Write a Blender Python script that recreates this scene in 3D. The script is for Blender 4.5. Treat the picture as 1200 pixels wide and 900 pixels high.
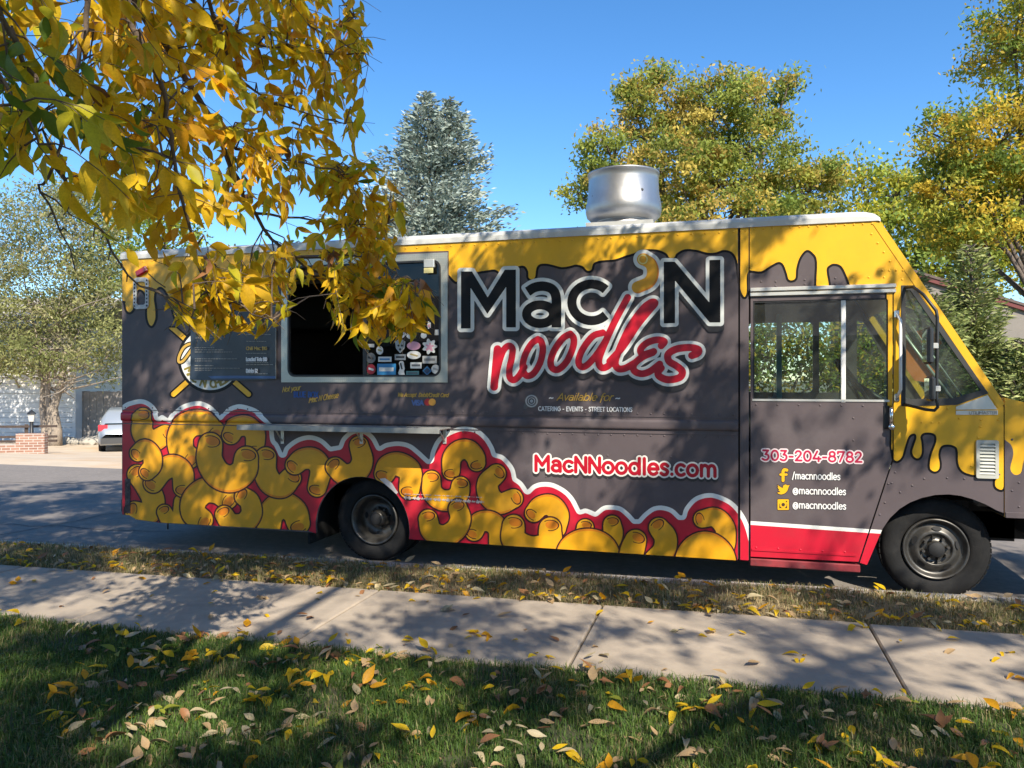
import bpy, bmesh, math, random
import numpy as np
from mathutils import Vector, Matrix
from mathutils.geometry import tessellate_polygon

R = math.radians
sc = bpy.context.scene
for o in list(bpy.data.objects):
    bpy.data.objects.remove(o)
col = sc.collection
random.seed(7)
rng = np.random.default_rng(11)

# ------------------------------------------------------------------ camera
CAM_H = 1.63
YAW = R(15.7)
FPX, CX, HY = 900.0, 600.0, 445.0
SN, CS = math.sin(YAW), math.cos(YAW)
cam_d = bpy.data.cameras.new('camera')
cam = bpy.data.objects.new('camera', cam_d)
col.objects.link(cam)
cam.location = (0, 0, CAM_H)
cam.rotation_euler = (R(90), 0, YAW)
cam_d.sensor_width = 36
cam_d.lens = 27
cam_d.shift_y = -5 / 1200
cam_d.clip_start = 0.05
cam_d.clip_end = 3000
sc.camera = cam

# ------------------------------------------------------------------ sky, sun, exposure
SUN_AZ, SUN_EL = R(35), R(42)      # azimuth: to the right of the direction straight back from the truck
to_sun = Vector((math.sin(SUN_AZ) * math.cos(SUN_EL), -math.cos(SUN_AZ) * math.cos(SUN_EL), math.sin(SUN_EL)))
world = bpy.data.worlds.new('World')
sc.world = world
world.use_nodes = True
wn = world.node_tree.nodes
sky = wn.new('ShaderNodeTexSky')
sky.sky_type = 'NISHITA'
sky.sun_disc = False
sky.sun_elevation = SUN_EL
sky.sun_rotation = math.atan2(to_sun.x, to_sun.y)
sky.altitude = 1700
sky.air_density = 1.15
sky.dust_density = 0.0
sky.ozone_density = 4.0
bg = wn['Background']
bg.inputs['Strength'].default_value = 0.115
hs = wn.new('ShaderNodeHueSaturation')
hs.inputs['Saturation'].default_value = 1.21
hs.inputs['Value'].default_value = 1.15
world.node_tree.links.new(sky.outputs[0], hs.inputs['Color'])
world.node_tree.links.new(hs.outputs[0], bg.inputs['Color'])
sun_d = bpy.data.lights.new('sun', 'SUN')
sun_d.energy = 5.0
sun_d.angle = R(0.5)
sun_d.color = (1.0, 0.92, 0.78)
sun_o = bpy.data.objects.new('sun', sun_d)
sun_o.rotation_euler = (-to_sun).to_track_quat('-Z', 'Y').to_euler()
sun_o.location = to_sun * 60
col.objects.link(sun_o)
sc.view_settings.view_transform = 'Standard'
sc.view_settings.look = 'None'
sc.view_settings.exposure = 0.82
sc.view_settings.gamma = 1
sc.view_settings.use_curve_mapping = False
sc.render.engine = 'CYCLES'
sc.cycles.transparent_max_bounces = 24

# ------------------------------------------------------------------ geometry of the view
YS = 6.16                      # the truck's near side stands in the plane y = YS


def S(px, py, Y=YS):
    u = (px - CX) / FPX
    d = Y / (CS + SN * u)
    return (d * (-SN + CS * u), CAM_H - (py - HY) / FPX * d)


def at(px, py, d):
    u = (px - CX) / FPX
    return Vector((d * (-SN + CS * u), d * (CS + SN * u), CAM_H - (py - HY) / FPX * d))


def proj(x, y, z):
    d = -SN * x + CS * y
    return CX + FPX * (CS * x + SN * y) / d, HY - FPX * (z - CAM_H) / d, d


# ------------------------------------------------------------------ materials
def lin(c):
    return tuple((v / 12.92 if v <= .04045 else ((v + .055) / 1.055) ** 2.4) for v in c)


MATS = {}


def mat(name, color, rough=.6, metal=0.0, var=0.0, scale=8.0, bump=0.0, bscale=60.0, spec=.5, trans=0.0,
        coat=0.0, emit=None, coords='Object', detail=6.0, dirt=None, dirt_scale=1.4, dirt_amt=.5, attr=False, bdist=.01):
    if name in MATS:
        return MATS[name]
    m = bpy.data.materials.new(name)
    m.use_nodes = True
    nt = m.node_tree
    N, L = nt.nodes, nt.links
    b = N['Principled BSDF']
    b.inputs['Base Color'].default_value = (*color, 1)
    b.inputs['Roughness'].default_value = rough
    b.inputs['Metallic'].default_value = metal
    b.inputs['Specular IOR Level'].default_value = spec
    b.inputs['Coat Weight'].default_value = coat
    b.inputs['Coat Roughness'].default_value = .12
    tc = N.new('ShaderNodeTexCoord')
    last = None
    if attr:
        a = N.new('ShaderNodeAttribute')
        a.attribute_name = 'col'
        last = a.outputs['Color']
    if var:
        n = N.new('ShaderNodeTexNoise')
        n.inputs['Scale'].default_value = scale
        n.inputs['Detail'].default_value = detail
        n.inputs['Roughness'].default_value = .65
        L.new(tc.outputs[coords], n.inputs['Vector'])
        mr = N.new('ShaderNodeMapRange')
        mr.inputs['From Min'].default_value = .25
        mr.inputs['From Max'].default_value = .75
        mr.inputs['To Min'].default_value = 1 - var
        mr.inputs['To Max'].default_value = 1 + var
        L.new(n.outputs['Fac'], mr.inputs['Value'])
        mx = N.new('ShaderNodeMix')
        mx.data_type = 'RGBA'
        mx.blend_type = 'MULTIPLY'
        mx.inputs['Factor'].default_value = 1
        if last is None:
            mx.inputs['A'].default_value = (*color, 1)
        else:
            L.new(last, mx.inputs['A'])
        L.new(mr.outputs['Result'], mx.inputs['B'])
        last = mx.outputs['Result']
    if dirt is not None:
        n2 = N.new('ShaderNodeTexNoise')
        n2.inputs['Scale'].default_value = dirt_scale
        n2.inputs['Detail'].default_value = 9
        n2.inputs['Roughness'].default_value = .7
        L.new(tc.outputs[coords], n2.inputs['Vector'])
        m2 = N.new('ShaderNodeMapRange')
        m2.inputs['From Min'].default_value = .48
        m2.inputs['From Max'].default_value = .72
        m2.inputs['To Max'].default_value = dirt_amt
        L.new(n2.outputs['Fac'], m2.inputs['Value'])
        mx = N.new('ShaderNodeMix')
        mx.data_type = 'RGBA'
        L.new(m2.outputs['Result'], mx.inputs['Factor'])
        if last is None:
            mx.inputs['A'].default_value = (*color, 1)
        else:
            L.new(last, mx.inputs['A'])
        mx.inputs['B'].default_value = (*dirt, 1)
        last = mx.outputs['Result']
    if last is not None:
        L.new(last, b.inputs['Base Color'])
    if bump:
        n = N.new('ShaderNodeTexNoise')
        n.inputs['Scale'].default_value = bscale
        n.inputs['Detail'].default_value = 5
        L.new(tc.outputs[coords], n.inputs['Vector'])
        bp = N.new('ShaderNodeBump')
        bp.inputs['Strength'].default_value = bump
        bp.inputs['Distance'].default_value = bdist
        L.new(n.outputs['Fac'], bp.inputs['Height'])
        L.new(bp.outputs['Normal'], b.inputs['Normal'])
    if trans:
        t = N.new('ShaderNodeBsdfTranslucent')
        if last is not None:
            L.new(last, t.inputs['Color'])
        else:
            t.inputs['Color'].default_value = (*color, 1)
        ms = N.new('ShaderNodeMixShader')
        ms.inputs['Fac'].default_value = trans
        L.new(b.outputs[0], ms.inputs[1])
        L.new(t.outputs[0], ms.inputs[2])
        L.new(ms.outputs[0], N['Material Output'].inputs['Surface'])
    if emit:
        b.inputs['Emission Color'].default_value = (*color, 1)
        b.inputs['Emission Strength'].default_value = emit
    MATS[name] = m
    return m


def glass_mat(name, tint, refl=.9, rough=.01, haze=.06):
    if name in MATS:
        return MATS[name]
    m = bpy.data.materials.new(name)
    m.use_nodes = True
    N, L = m.node_tree.nodes, m.node_tree.links
    N.remove(N['Principled BSDF'])
    tr = N.new('ShaderNodeBsdfTransparent')
    tr.inputs['Color'].default_value = (*tint, 1)
    gl = N.new('ShaderNodeBsdfGlossy')
    gl.inputs['Roughness'].default_value = rough
    gl.inputs['Color'].default_value = (refl, refl, refl, 1)
    lw = N.new('ShaderNodeLayerWeight')
    lw.inputs['Blend'].default_value = .5
    pw_ = N.new('ShaderNodeMath')
    pw_.operation = 'POWER'
    pw_.inputs[1].default_value = 4.0
    L.new(lw.outputs['Facing'], pw_.inputs[0])
    fr = N.new('ShaderNodeMapRange')
    fr.inputs['To Min'].default_value = .085
    fr.inputs['To Max'].default_value = 1.0
    L.new(pw_.outputs[0], fr.inputs['Value'])
    ms = N.new('ShaderNodeMixShader')
    L.new(fr.outputs[0], ms.inputs['Fac'])
    L.new(tr.outputs[0], ms.inputs[1])
    L.new(gl.outputs[0], ms.inputs[2])
    df = N.new('ShaderNodeBsdfDiffuse')                    # pale diffuse haze mixed patchily into the glass
    df.inputs['Color'].default_value = (.42, .44, .40, 1)
    nz = N.new('ShaderNodeTexNoise')
    nz.inputs['Scale'].default_value = 3.5
    nz.inputs['Detail'].default_value = 8
    mr = N.new('ShaderNodeMapRange')
    mr.inputs['From Min'].default_value = .3
    mr.inputs['From Max'].default_value = .8
    mr.inputs['To Min'].default_value = haze * .5
    mr.inputs['To Max'].default_value = haze * 1.6
    L.new(nz.outputs['Fac'], mr.inputs['Value'])
    m2 = N.new('ShaderNodeMixShader')
    L.new(mr.outputs['Result'], m2.inputs['Fac'])
    L.new(ms.outputs[0], m2.inputs[1])
    L.new(df.outputs[0], m2.inputs[2])
    L.new(m2.outputs[0], N['Material Output'].inputs['Surface'])
    MATS[name] = m
    return m


DUST = (.20, .17, .14)
M_GREY = mat('grey_vinyl', (.092, .073, .077), rough=.45, var=.10, scale=3, spec=.35, dirt=(.16, .14, .14), dirt_scale=2.2, dirt_amt=.34, bump=.10, bscale=4, bdist=.03)
M_YEL = mat('yellow_vinyl', (.74, .39, .012), rough=.36, var=.06, scale=4, dirt=(.42, .25, .03), dirt_scale=3.0, dirt_amt=.3, bump=.04, bscale=7, bdist=.02)
M_RED = mat('red_vinyl', (.50, .010, .030), rough=.36, var=.08, scale=4, dirt=(.30, .05, .05), dirt_scale=3.0, dirt_amt=.3)
M_WHT = mat('white_vinyl', (.72, .71, .66), rough=.4, var=.06, scale=5)
M_BLK = mat('black_vinyl', (.008, .0075, .008), rough=.4, var=.15, scale=4, spec=.22)
M_MAC = mat('macaroni_vinyl', (.70, .325, .010), rough=.36, var=.12, scale=5, dirt=(.45, .27, .05), dirt_scale=3.5, dirt_amt=.35)
M_MACO = mat('macaroni_orange_vinyl', (.62, .19, .012), rough=.36, var=.1, scale=9)
M_LINE = mat('dark_red_line_vinyl', (.045, .008, .010), rough=.4)
M_DARK = mat('underbody_black', (.012, .012, .013), rough=.75, var=.3, scale=5)
M_INT = mat('dark_interior', (.03, .03, .032), rough=.6, var=.2, scale=4)
M_RUB = mat('rubber', (.012, .012, .0125), rough=.85, spec=.25, var=.3, scale=6, dirt=(.045, .042, .04), dirt_scale=4, dirt_amt=.5, bump=.2, bscale=90)
M_ALU = mat('aluminium', (.58, .57, .53), rough=.40, metal=.55, var=.1, scale=6, bump=.06, bscale=20)
M_ALUR = mat('white_roof_cap', (.54, .54, .52), rough=.42, metal=.0, var=.1, scale=3, dirt=(.35, .34, .32), dirt_scale=2.5, dirt_amt=.4)
M_CHR = mat('chrome', (.6, .6, .6), rough=.18, metal=1)
M_BLKP = mat('black_plastic', (.018, .018, .019), rough=.45)
M_GLASS = glass_mat('cab_glass', (.54, .66, .59))
M_DGLASS = glass_mat('dark_glass', (.04, .045, .05), refl=.35, haze=.012)
M_STEEL = mat('wheel_steel', (.10, .095, .088), rough=.42, metal=.7, var=.5, scale=7, dirt=(.03, .025, .02), dirt_scale=6, dirt_amt=.8)


# ------------------------------------------------------------------ objects
def tag(o, label=None, cat=None, group=None, kind=None):
    if label:
        o['label'] = label
    if cat:
        o['category'] = cat
    if group:
        o['group'] = group
    if kind:
        o['kind'] = kind
    return o


def empty(name, loc=(0, 0, 0), rz=0.0):
    o = bpy.data.objects.new(name, None)
    o.empty_display_size = .2
    o.location = loc
    o.rotation_euler = (0, 0, rz)
    col.objects.link(o)
    return o


def link(name, me, parent=None):
    o = bpy.data.objects.new(name, me)
    col.objects.link(o)
    if parent is not None:
        o.parent = parent
        w = Matrix.Identity(4)
        p = parent
        chain = []
        while p is not None:
            chain.append(p.matrix_basis)
            p = p.parent
        for mb in chain:
            w = mb @ w
        o.matrix_parent_inverse = Matrix.Identity(4)
        o.matrix_basis = w.inverted()
    return o


class MB:
    """collects shapes given in world coordinates and links them as one mesh object"""

    def __init__(self):
        self.v, self.f, self.m, self.s = [], [], [], []

    def add(self, vs, fs, mi=0, smooth=False):
        k = len(self.v)
        self.v += [tuple(p) for p in vs]
        self.f += [tuple(i + k for i in f) for f in fs]
        self.m += [mi] * len(fs)
        self.s += [smooth] * len(fs)
        return self

    def box(self, x0, x1, y0, y1, z0, z1, mi=0, bev=0.0):
        if bev > 0:
            b = min(bev, (x1 - x0) * .49, (y1 - y0) * .49, (z1 - z0) * .49)
            vs, idx = [], {}
            for i, (sx, X, dx) in enumerate(((0, x0, b), (1, x1, -b))):
                for j, (sy, Y, dy) in enumerate(((0, y0, b), (1, y1, -b))):
                    for k, (sz, Z, dz) in enumerate(((0, z0, b), (1, z1, -b))):
                        for ax, p in (('x', (X, Y + dy, Z + dz)), ('y', (X + dx, Y, Z + dz)), ('z', (X + dx, Y + dy, Z))):
                            idx[(i, j, k, ax)] = len(vs)
                            vs.append(p)
            g = lambda i, j, k, a: idx[(i, j, k, a)]
            fs = []
            for i in (0, 1):
                q = [g(i, 0, 0, 'x'), g(i, 1, 0, 'x'), g(i, 1, 1, 'x'), g(i, 0, 1, 'x')]
                fs.append(q if i else q[::-1])
                q = [g(0, i, 0, 'y'), g(0, i, 1, 'y'), g(1, i, 1, 'y'), g(1, i, 0, 'y')]
                fs.append(q if i else q[::-1])
                q = [g(0, 0, i, 'z'), g(1, 0, i, 'z'), g(1, 1, i, 'z'), g(0, 1, i, 'z')]
                fs.append(q if i else q[::-1])
            for i in (0, 1):
                for j in (0, 1):
                    q = [g(i, j, 0, 'x'), g(i, j, 1, 'x'), g(i, j, 1, 'y'), g(i, j, 0, 'y')]
                    fs.append(q if (i + j) % 2 else q[::-1])
                    q = [g(i, 0, j, 'x'), g(i, 0, j, 'z'), g(i, 1, j, 'z'), g(i, 1, j, 'x')]
                    fs.append(q if (i + j) % 2 == 0 else q[::-1])
                    q = [g(0, i, j, 'y'), g(0, i, j, 'z'), g(1, i, j, 'z'), g(1, i, j, 'y')]
                    fs.append(q if (i + j) % 2 else q[::-1])
            for i in (0, 1):
                for j in (0, 1):
                    for k in (0, 1):
                        q = [g(i, j, k, 'x'), g(i, j, k, 'y'), g(i, j, k, 'z')]
                        fs.append(q if (i + j + k) % 2 else q[::-1])
            return self.add(vs, fs, mi)
        vs = [(x, y, z) for x in (x0, x1) for y in (y0, y1) for z in (z0, z1)]
        fs = [(0, 1, 3, 2), (4, 6, 7, 5), (0, 4, 5, 1), (2, 3, 7, 6), (0, 2, 6, 4), (1, 5, 7, 3)]
        return self.add(vs, fs, mi)

    def tube(self, pts, rad, n=8, mi=0, caps=True, smooth=True):
        pts = [Vector(p) for p in pts]
        if not isinstance(rad, (list, tuple)):
            rad = [rad] * len(pts)
        vs, fs = [], []
        t0 = (pts[1] - pts[0]).normalized()
        up = Vector((0, 0, 1)) if abs(t0.z) < .9 else Vector((1, 0, 0))
        nrm = t0.cross(up).normalized()
        for i, p in enumerate(pts):
            a = pts[max(i - 1, 0)]
            b = pts[min(i + 1, len(pts) - 1)]
            t = (b - a).normalized()
            nrm = (nrm - t * nrm.dot(t))
            if nrm.length < 1e-6:
                nrm = t.cross(Vector((.3, .5, .8)))
            nrm.normalize()
            bn = t.cross(nrm)
            for k in range(n):
                a_ = 2 * math.pi * k / n
                vs.append(p + (nrm * math.cos(a_) + bn * math.sin(a_)) * rad[i])
        for i in range(len(pts) - 1):
            for k in range(n):
                k2 = (k + 1) % n
                fs.append((i * n + k, i * n + k2, (i + 1) * n + k2, (i + 1) * n + k))
        if caps:
            fs.append(tuple(range(n))[::-1])
            fs.append(tuple(range((len(pts) - 1) * n, len(pts) * n)))
        return self.add(vs, fs, mi, smooth)

    def lathe(self, prof, c, axis='z', n=40, mi=0, smooth=True, sx=1.0):
        vs, fs = [], []
        for (r, h) in prof:
            for k in range(n):
                a = 2 * math.pi * k / n
                p, q = r * math.cos(a), r * math.sin(a)
                if axis == 'z':
                    vs.append((c[0] + p * sx, c[1] + q, c[2] + h))
                else:
                    vs.append((c[0] + p, c[1] + h, c[2] + q))
        for i in range(len(prof) - 1):
            for k in range(n):
                k2 = (k + 1) % n
                q = (i * n + k, i * n + k2, (i + 1) * n + k2, (i + 1) * n + k)
                fs.append(q if axis == 'z' else q[::-1])
        return self.add(vs, fs, mi, smooth)

    def panel(self, outer, holes=(), y0=YS, t=.02, mi=0):
        """polygon with holes in the xz plane, front face at y0, thickness t backwards"""
        loops = [outer] + list(holes)
        tris = tessellate_polygon([[Vector((x, z, 0)) for x, z in lp] for lp in loops])
        flat = [p for lp in loops for p in lp]
        n = len(flat)
        vs = [(x, y0, z) for x, z in flat] + [(x, y0 + t, z) for x, z in flat]
        fs = []
        for a, b, c in tris:
            (x1, z1), (x2, z2), (x3, z3) = flat[a], flat[b], flat[c]
            if (x2 - x1) * (z3 - z1) - (x3 - x1) * (z2 - z1) < 0:
                b, c = c, b
            fs.append((a, b, c))
            fs.append((a + n, c + n, b + n))
        k = 0
        for lp in loops:
            m_ = len(lp)
            ar = sum(lp[i][0] * lp[(i + 1) % m_][1] - lp[(i + 1) % m_][0] * lp[i][1] for i in range(m_))
            for i in range(m_):
                a, b = k + i, k + (i + 1) % m_
                q = (a, a + n, b + n, b)
                if (ar > 0) == (lp is outer):
                    pass
                fs.append(q if ar > 0 else q[::-1]) if lp is outer else fs.append(q[::-1] if ar < 0 else q)
            k += m_
        return self.add(vs, fs, mi)

    def sheet(self, outer, y0):
        return self.add([(x, y0, z) for x, z in outer], [tuple(range(len(outer)))])

    def build(self, name, mats, parent=None):
        me = bpy.data.meshes.new(name)
        me.from_pydata(self.v, [], self.f)
        for m_ in (mats if isinstance(mats, (list, tuple)) else [mats]):
            me.materials.append(m_)
        me.polygons.foreach_set('material_index', self.m)
        me.polygons.foreach_set('use_smooth', self.s)
        me.update()
        return link(name, me, parent)


def leaf_cards(name, ctr, ax, bx, colr, material, parent=None):
    """rhombic leaf faces: centre, half-length axis, half-width axis, colour, as one mesh"""
    n = len(ctr)
    v = np.empty((n, 4, 3), np.float32)
    v[:, 0] = ctr - ax
    v[:, 1] = ctr + bx - ax * .1
    v[:, 2] = ctr + ax
    v[:, 3] = ctr - bx - ax * .1
    me = bpy.data.meshes.new(name)
    me.vertices.add(n * 4)
    me.vertices.foreach_set('co', v.ravel())
    me.loops.add(n * 4)
    me.loops.foreach_set('vertex_index', np.arange(n * 4, dtype=np.int32))
    me.polygons.add(n)
    me.polygons.foreach_set('loop_start', np.arange(0, n * 4, 4, dtype=np.int32))
    me.polygons.foreach_set('loop_total', np.full(n, 4, np.int32))
    c = me.color_attributes.new('col', 'FLOAT_COLOR', 'POINT')
    cc = np.ones((n, 4, 4), np.float32)
    cc[:, :, :3] = colr[:, None, :]
    c.data.foreach_set('color', cc.ravel())
    me.materials.append(material)
    me.update()
    me.validate()
    return link(name, me, parent)


def unit(a):
    return a / np.maximum(np.linalg.norm(a, axis=-1, keepdims=True), 1e-9)


def rand_axes(n, length, width, droop=0.0, r=None):
    r = r or rng
    a = unit(r.normal(size=(n, 3)) + np.array([0, 0, -droop]))
    b = unit(np.cross(a, r.normal(size=(n, 3))))
    l = length * r.uniform(.7, 1.3, size=(n, 1)) * .5
    w = width * r.uniform(.7, 1.3, size=(n, 1)) * .5
    return a * l, b * w

# ------------------------------------------------------------------ the ground, street, kerb, sidewalk
Z_WALK = .158
Y_NEAR, Y_FAR = 3.85, 5.02            # sidewalk edges
Y_KERB0, Y_KERB1 = 5.74, 5.87
Y_ROAD1 = 11.6
PROF = [(-600, -.12), (-60, -.12), (11.4, -.08), (13.0, -.10), (21.5, -.883), (30, -1.2), (60, -1.3), (1500, -1.3)]


def zg(y):
    for (a, za), (b, zb) in zip(PROF, PROF[1:]):
        if y <= b:
            return za + (zb - za) * (y - a) / (b - a)
    return PROF[-1][1]


M_GROUND = mat('dry_ground', (.16, .15, .09), rough=.95, var=.4, scale=.6, dirt=(.10, .13, .05), dirt_scale=.25, dirt_amt=.8)
vs = [(x, y, z) for y, z in PROF for x in (-1500, -200, 200, 1500)]
fs = [(r * 4 + c, r * 4 + c + 1, r * 4 + c + 5, r * 4 + c + 4) for r in range(len(PROF) - 1) for c in range(3)]
tag(MB().add(vs, fs).build('ground', M_GROUND), kind='structure')
M_ASPH = mat('asphalt', (.20, .175, .155), rough=.9, var=.22, scale=14, bump=.5, bscale=180, bdist=.006, dirt=(.13, .115, .10), dirt_scale=.8, dirt_amt=.6)
vs, fs = [], []
xs = np.linspace(-90, 90, 61)
for y, z in ((Y_KERB1 - .03, 0), (8.7, .03), (Y_ROAD1, 0)):
    vs += [(x, y, z) for x in xs]
for r in range(2):
    for i in range(60):
        fs.append((r * 61 + i, r * 61 + i + 1, (r + 1) * 61 + i + 1, (r + 1) * 61 + i))
road = tag(MB().add(vs, fs, 0, True).build('road', M_ASPH), kind='structure')
for i, o_ in enumerate([0]):
    pass
# tar-sealed cracks on the road
M_TAR = mat('tar', (.035, .035, .036), rough=.7)
for k, (xa, ya, xb, yb) in enumerate(((-9.5, 6.6, -5.6, 6.9), (-12, 9.4, -6.5, 9.9), (-7.4, 6.1, -6.9, 8.6))):
    m = MB()
    pts = [(xa + (xb - xa) * t + random.uniform(-.06, .06), ya + (yb - ya) * t + random.uniform(-.06, .06)) for t in np.linspace(0, 1, 14)]
    for i, (x, y) in enumerate(pts[:-1]):
        x2, y2 = pts[i + 1]
        w = .008
        zf = lambda yy: .03 - abs(yy - 8.7) / 2.85 * .03 + .004
        tx, ty = x2 - x, y2 - y
        l = math.hypot(tx, ty)
        nx_, ny_ = -ty / l * w, tx / l * w
        m.add([(x - nx_, y - ny_, zf(y)), (x2 - nx_, y2 - ny_, zf(y2)), (x2 + nx_, y2 + ny_, zf(y2)), (x + nx_, y + ny_, zf(y))], [(0, 1, 2, 3)])
    m.build('crack_seal', M_TAR, road)
M_CONC = mat('kerb_concrete', (.36, .33, .30), rough=.85, var=.18, scale=6, bump=.4, bscale=120, bdist=.004, dirt=(.20, .18, .16), dirt_scale=3, dirt_amt=.6)
kerb = empty('kerb', (0, Y_KERB0, 0))
tag(kerb, kind='structure')
for k in range(-9, 6):
    MB().box(k * 3.0 + .005, k * 3.0 + 2.995, Y_KERB0, Y_KERB1, -.45, Z_WALK - .006, 0, .018).build('kerb_stone', M_CONC, kerb)
# opposite kerb, low gutter edge
tag(MB().box(-90, -16.5, Y_ROAD1 - .02, Y_ROAD1 + .16, -.1, .10, 0, .03).box(-3.4, 90, Y_ROAD1 - .02, Y_ROAD1 + .16, -.1, .10, 0, .03).build('far_kerb', M_CONC), kind='structure')
# driveway opposite: pale concrete apron, then sandy drive falling away from the street
M_APRON = mat('pale_drive', (.52, .42, .31), rough=.9, var=.14, scale=1.2, dirt=(.50, .32, .17), dirt_scale=.5, dirt_amt=.9, bump=.3, bscale=30)
vs, ys_ = [], (Y_ROAD1 - .01, 13.0, 15, 17, 19.2, 21.5, 25.5)
for y in ys_:
    vs += [(x, y, zg(y) + .03 + .02 * (x % 3) * 0) for x in (-30, -2.5)]
tag(MB().add(vs, [(2 * i, 2 * i + 1, 2 * i + 3, 2 * i + 2) for i in range(len(ys_) - 1)]).build('driveway', M_APRON), kind='structure')

# sidewalk of cast slabs with tooled joints
M_SLAB = mat('sidewalk_concrete', (.36, .295, .225), rough=.9, var=.22, scale=2.2, bump=.6, bscale=160, bdist=.003, dirt=(.22, .185, .15), dirt_scale=3.0, dirt_amt=.75, coords='Object', detail=10)
TILT = .012                          # the street falls gently to the left
walk = empty('sidewalk', (0, (Y_NEAR + Y_FAR) / 2, 0))
tag(walk, kind='structure')

JX = [-.79 + 1.6 * k for k in range(-9, 7)]
for i in range(len(JX) - 1):
    a, b = JX[i] + .006, JX[i + 1] - .006
    dz = random.uniform(-.004, .004)
    MB().box(a, b, Y_NEAR, Y_FAR, -.02, Z_WALK + dz, 0, .009).build('slab', M_SLAB, walk)
MB().box(JX[0], JX[-1], Y_NEAR + .01, Y_FAR - .01, -.03, Z_WALK - .022).build('joint_filler', mat('joint_dirt', (.05, .045, .035), rough=.95), walk)
walk.rotation_euler.y = -TILT
kerb.rotation_euler.y = -TILT
# lawn and verge soil
M_SOIL = mat('lawn_soil', (.055, .06, .025), rough=.95, var=.5, scale=9, dirt=(.12, .10, .06), dirt_scale=3, dirt_amt=.7, bump=.6, bscale=40)
M_VSOIL = mat('verge_soil', (.22, .165, .09), rough=.95, var=.45, scale=10, dirt=(.10, .095, .045), dirt_scale=3, dirt_amt=.8, bump=.6, bscale=40)


def sheet(name, x0, x1, y0, y1, zf, nx, ny, m_):
    vs = [(x, y, zf(x, y)) for y in np.linspace(y0, y1, ny) for x in np.linspace(x0, x1, nx)]
    fs = [(j * nx + i, j * nx + i + 1, (j + 1) * nx + i + 1, (j + 1) * nx + i) for j in range(ny - 1) for i in range(nx - 1)]
    return tag(MB().add(vs, fs, 0, True).build(name, m_), kind='structure')


def z_lawn(x, y):
    return TILT * x + Z_WALK - .012 + .02 * math.sin(x * 1.3 + 1) * math.sin(y * 1.7) + .014 * max(0, min(1, (Y_NEAR - y) / 1.0))


def z_verge(x, y):
    t = (y - Y_FAR) / (Y_KERB0 - Y_FAR)
    return TILT * x + Z_WALK - .012 + .018 * math.sin(math.pi * max(0, min(1, t))) + .006 * math.sin(x * 3.1)


sheet('lawn', -30, 30, -30, Y_NEAR, z_lawn, 121, 121, M_SOIL)
sheet('verge', -26, 17, Y_FAR, Y_KERB0, z_verge, 160, 8, M_VSOIL)

# ------------------------------------------------------------------ printed graphics: distance fields cut into thin vinyl sheets
def smooth_path(pts, n=8, closed=False):
    P = [np.array(p, float) for p in pts]
    if len(P) < 3:
        return [P[0] + (P[1] - P[0]) * k / 6 for k in range(7)]
    out = []
    m = len(P)
    rngi = range(m) if closed else range(m - 1)
    for i in rngi:
        p0 = P[(i - 1) % m] if closed or i > 0 else 2 * P[0] - P[1]
        p1, p2 = P[i], P[(i + 1) % m]
        p3 = P[(i + 2) % m] if closed or i + 2 < m else 2 * P[-1] - P[-2]
        for k in range(n):
            t = k / n
            out.append(.5 * ((2 * p1) + (-p0 + p2) * t + (2 * p0 - 5 * p1 + 4 * p2 - p3) * t * t + (-p0 + 3 * p1 - 3 * p2 + p3) * t ** 3))
    out.append(P[0] if closed else P[-1])
    return out


def seg_d(X, Y, a, b):
    ax, ay = a
    dx, dy = b[0] - ax, b[1] - ay
    l2 = dx * dx + dy * dy
    if l2 < 1e-12:
        return np.hypot(X - ax, Y - ay)
    t = np.clip(((X - ax) * dx + (Y - ay) * dy) / l2, 0, 1)
    return np.hypot(X - ax - t * dx, Y - ay - t * dy)


def sd_path(X, Y, pts, w):
    d = np.full(X.shape, 1e3)
    for i in range(len(pts) - 1):
        d = np.minimum(d, seg_d(X, Y, pts[i], pts[i + 1]))
    return d - w


def sd_poly(X, Y, pts):
    d = np.full(X.shape, 1e3)
    inside = np.zeros(X.shape, bool)
    m = len(pts)
    for i in range(m):
        a, b = pts[i], pts[(i + 1) % m]
        d = np.minimum(d, seg_d(X, Y, a, b))
        c = ((a[1] > Y) != (b[1] > Y))
        if a[1] != b[1]:
            xi = (b[0] - a[0]) * (Y - a[1]) / (b[1] - a[1]) + a[0]
            inside ^= c & (X < xi)
    return np.where(inside, -d, d)


def sd_ell(X, Y, cx, cy, rx, ry, ang=0.0):
    ca, sa = math.cos(ang), math.sin(ang)
    u = (X - cx) * ca + (Y - cy) * sa
    v = -(X - cx) * sa + (Y - cy) * ca
    k = np.hypot(u / rx, v / ry)
    return (k - 1) * min(rx, ry)


RAIL0, RAIL1, RAILT = 1.232, 1.315, .020


def relief(z):
    t = (z - RAIL0) / (RAIL1 - RAIL0)
    return np.where((t > 0) & (t < 1), RAILT * np.sqrt(np.clip(1 - (2 * t - 1) ** 4, 0, 1)), 0.0)


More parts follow.
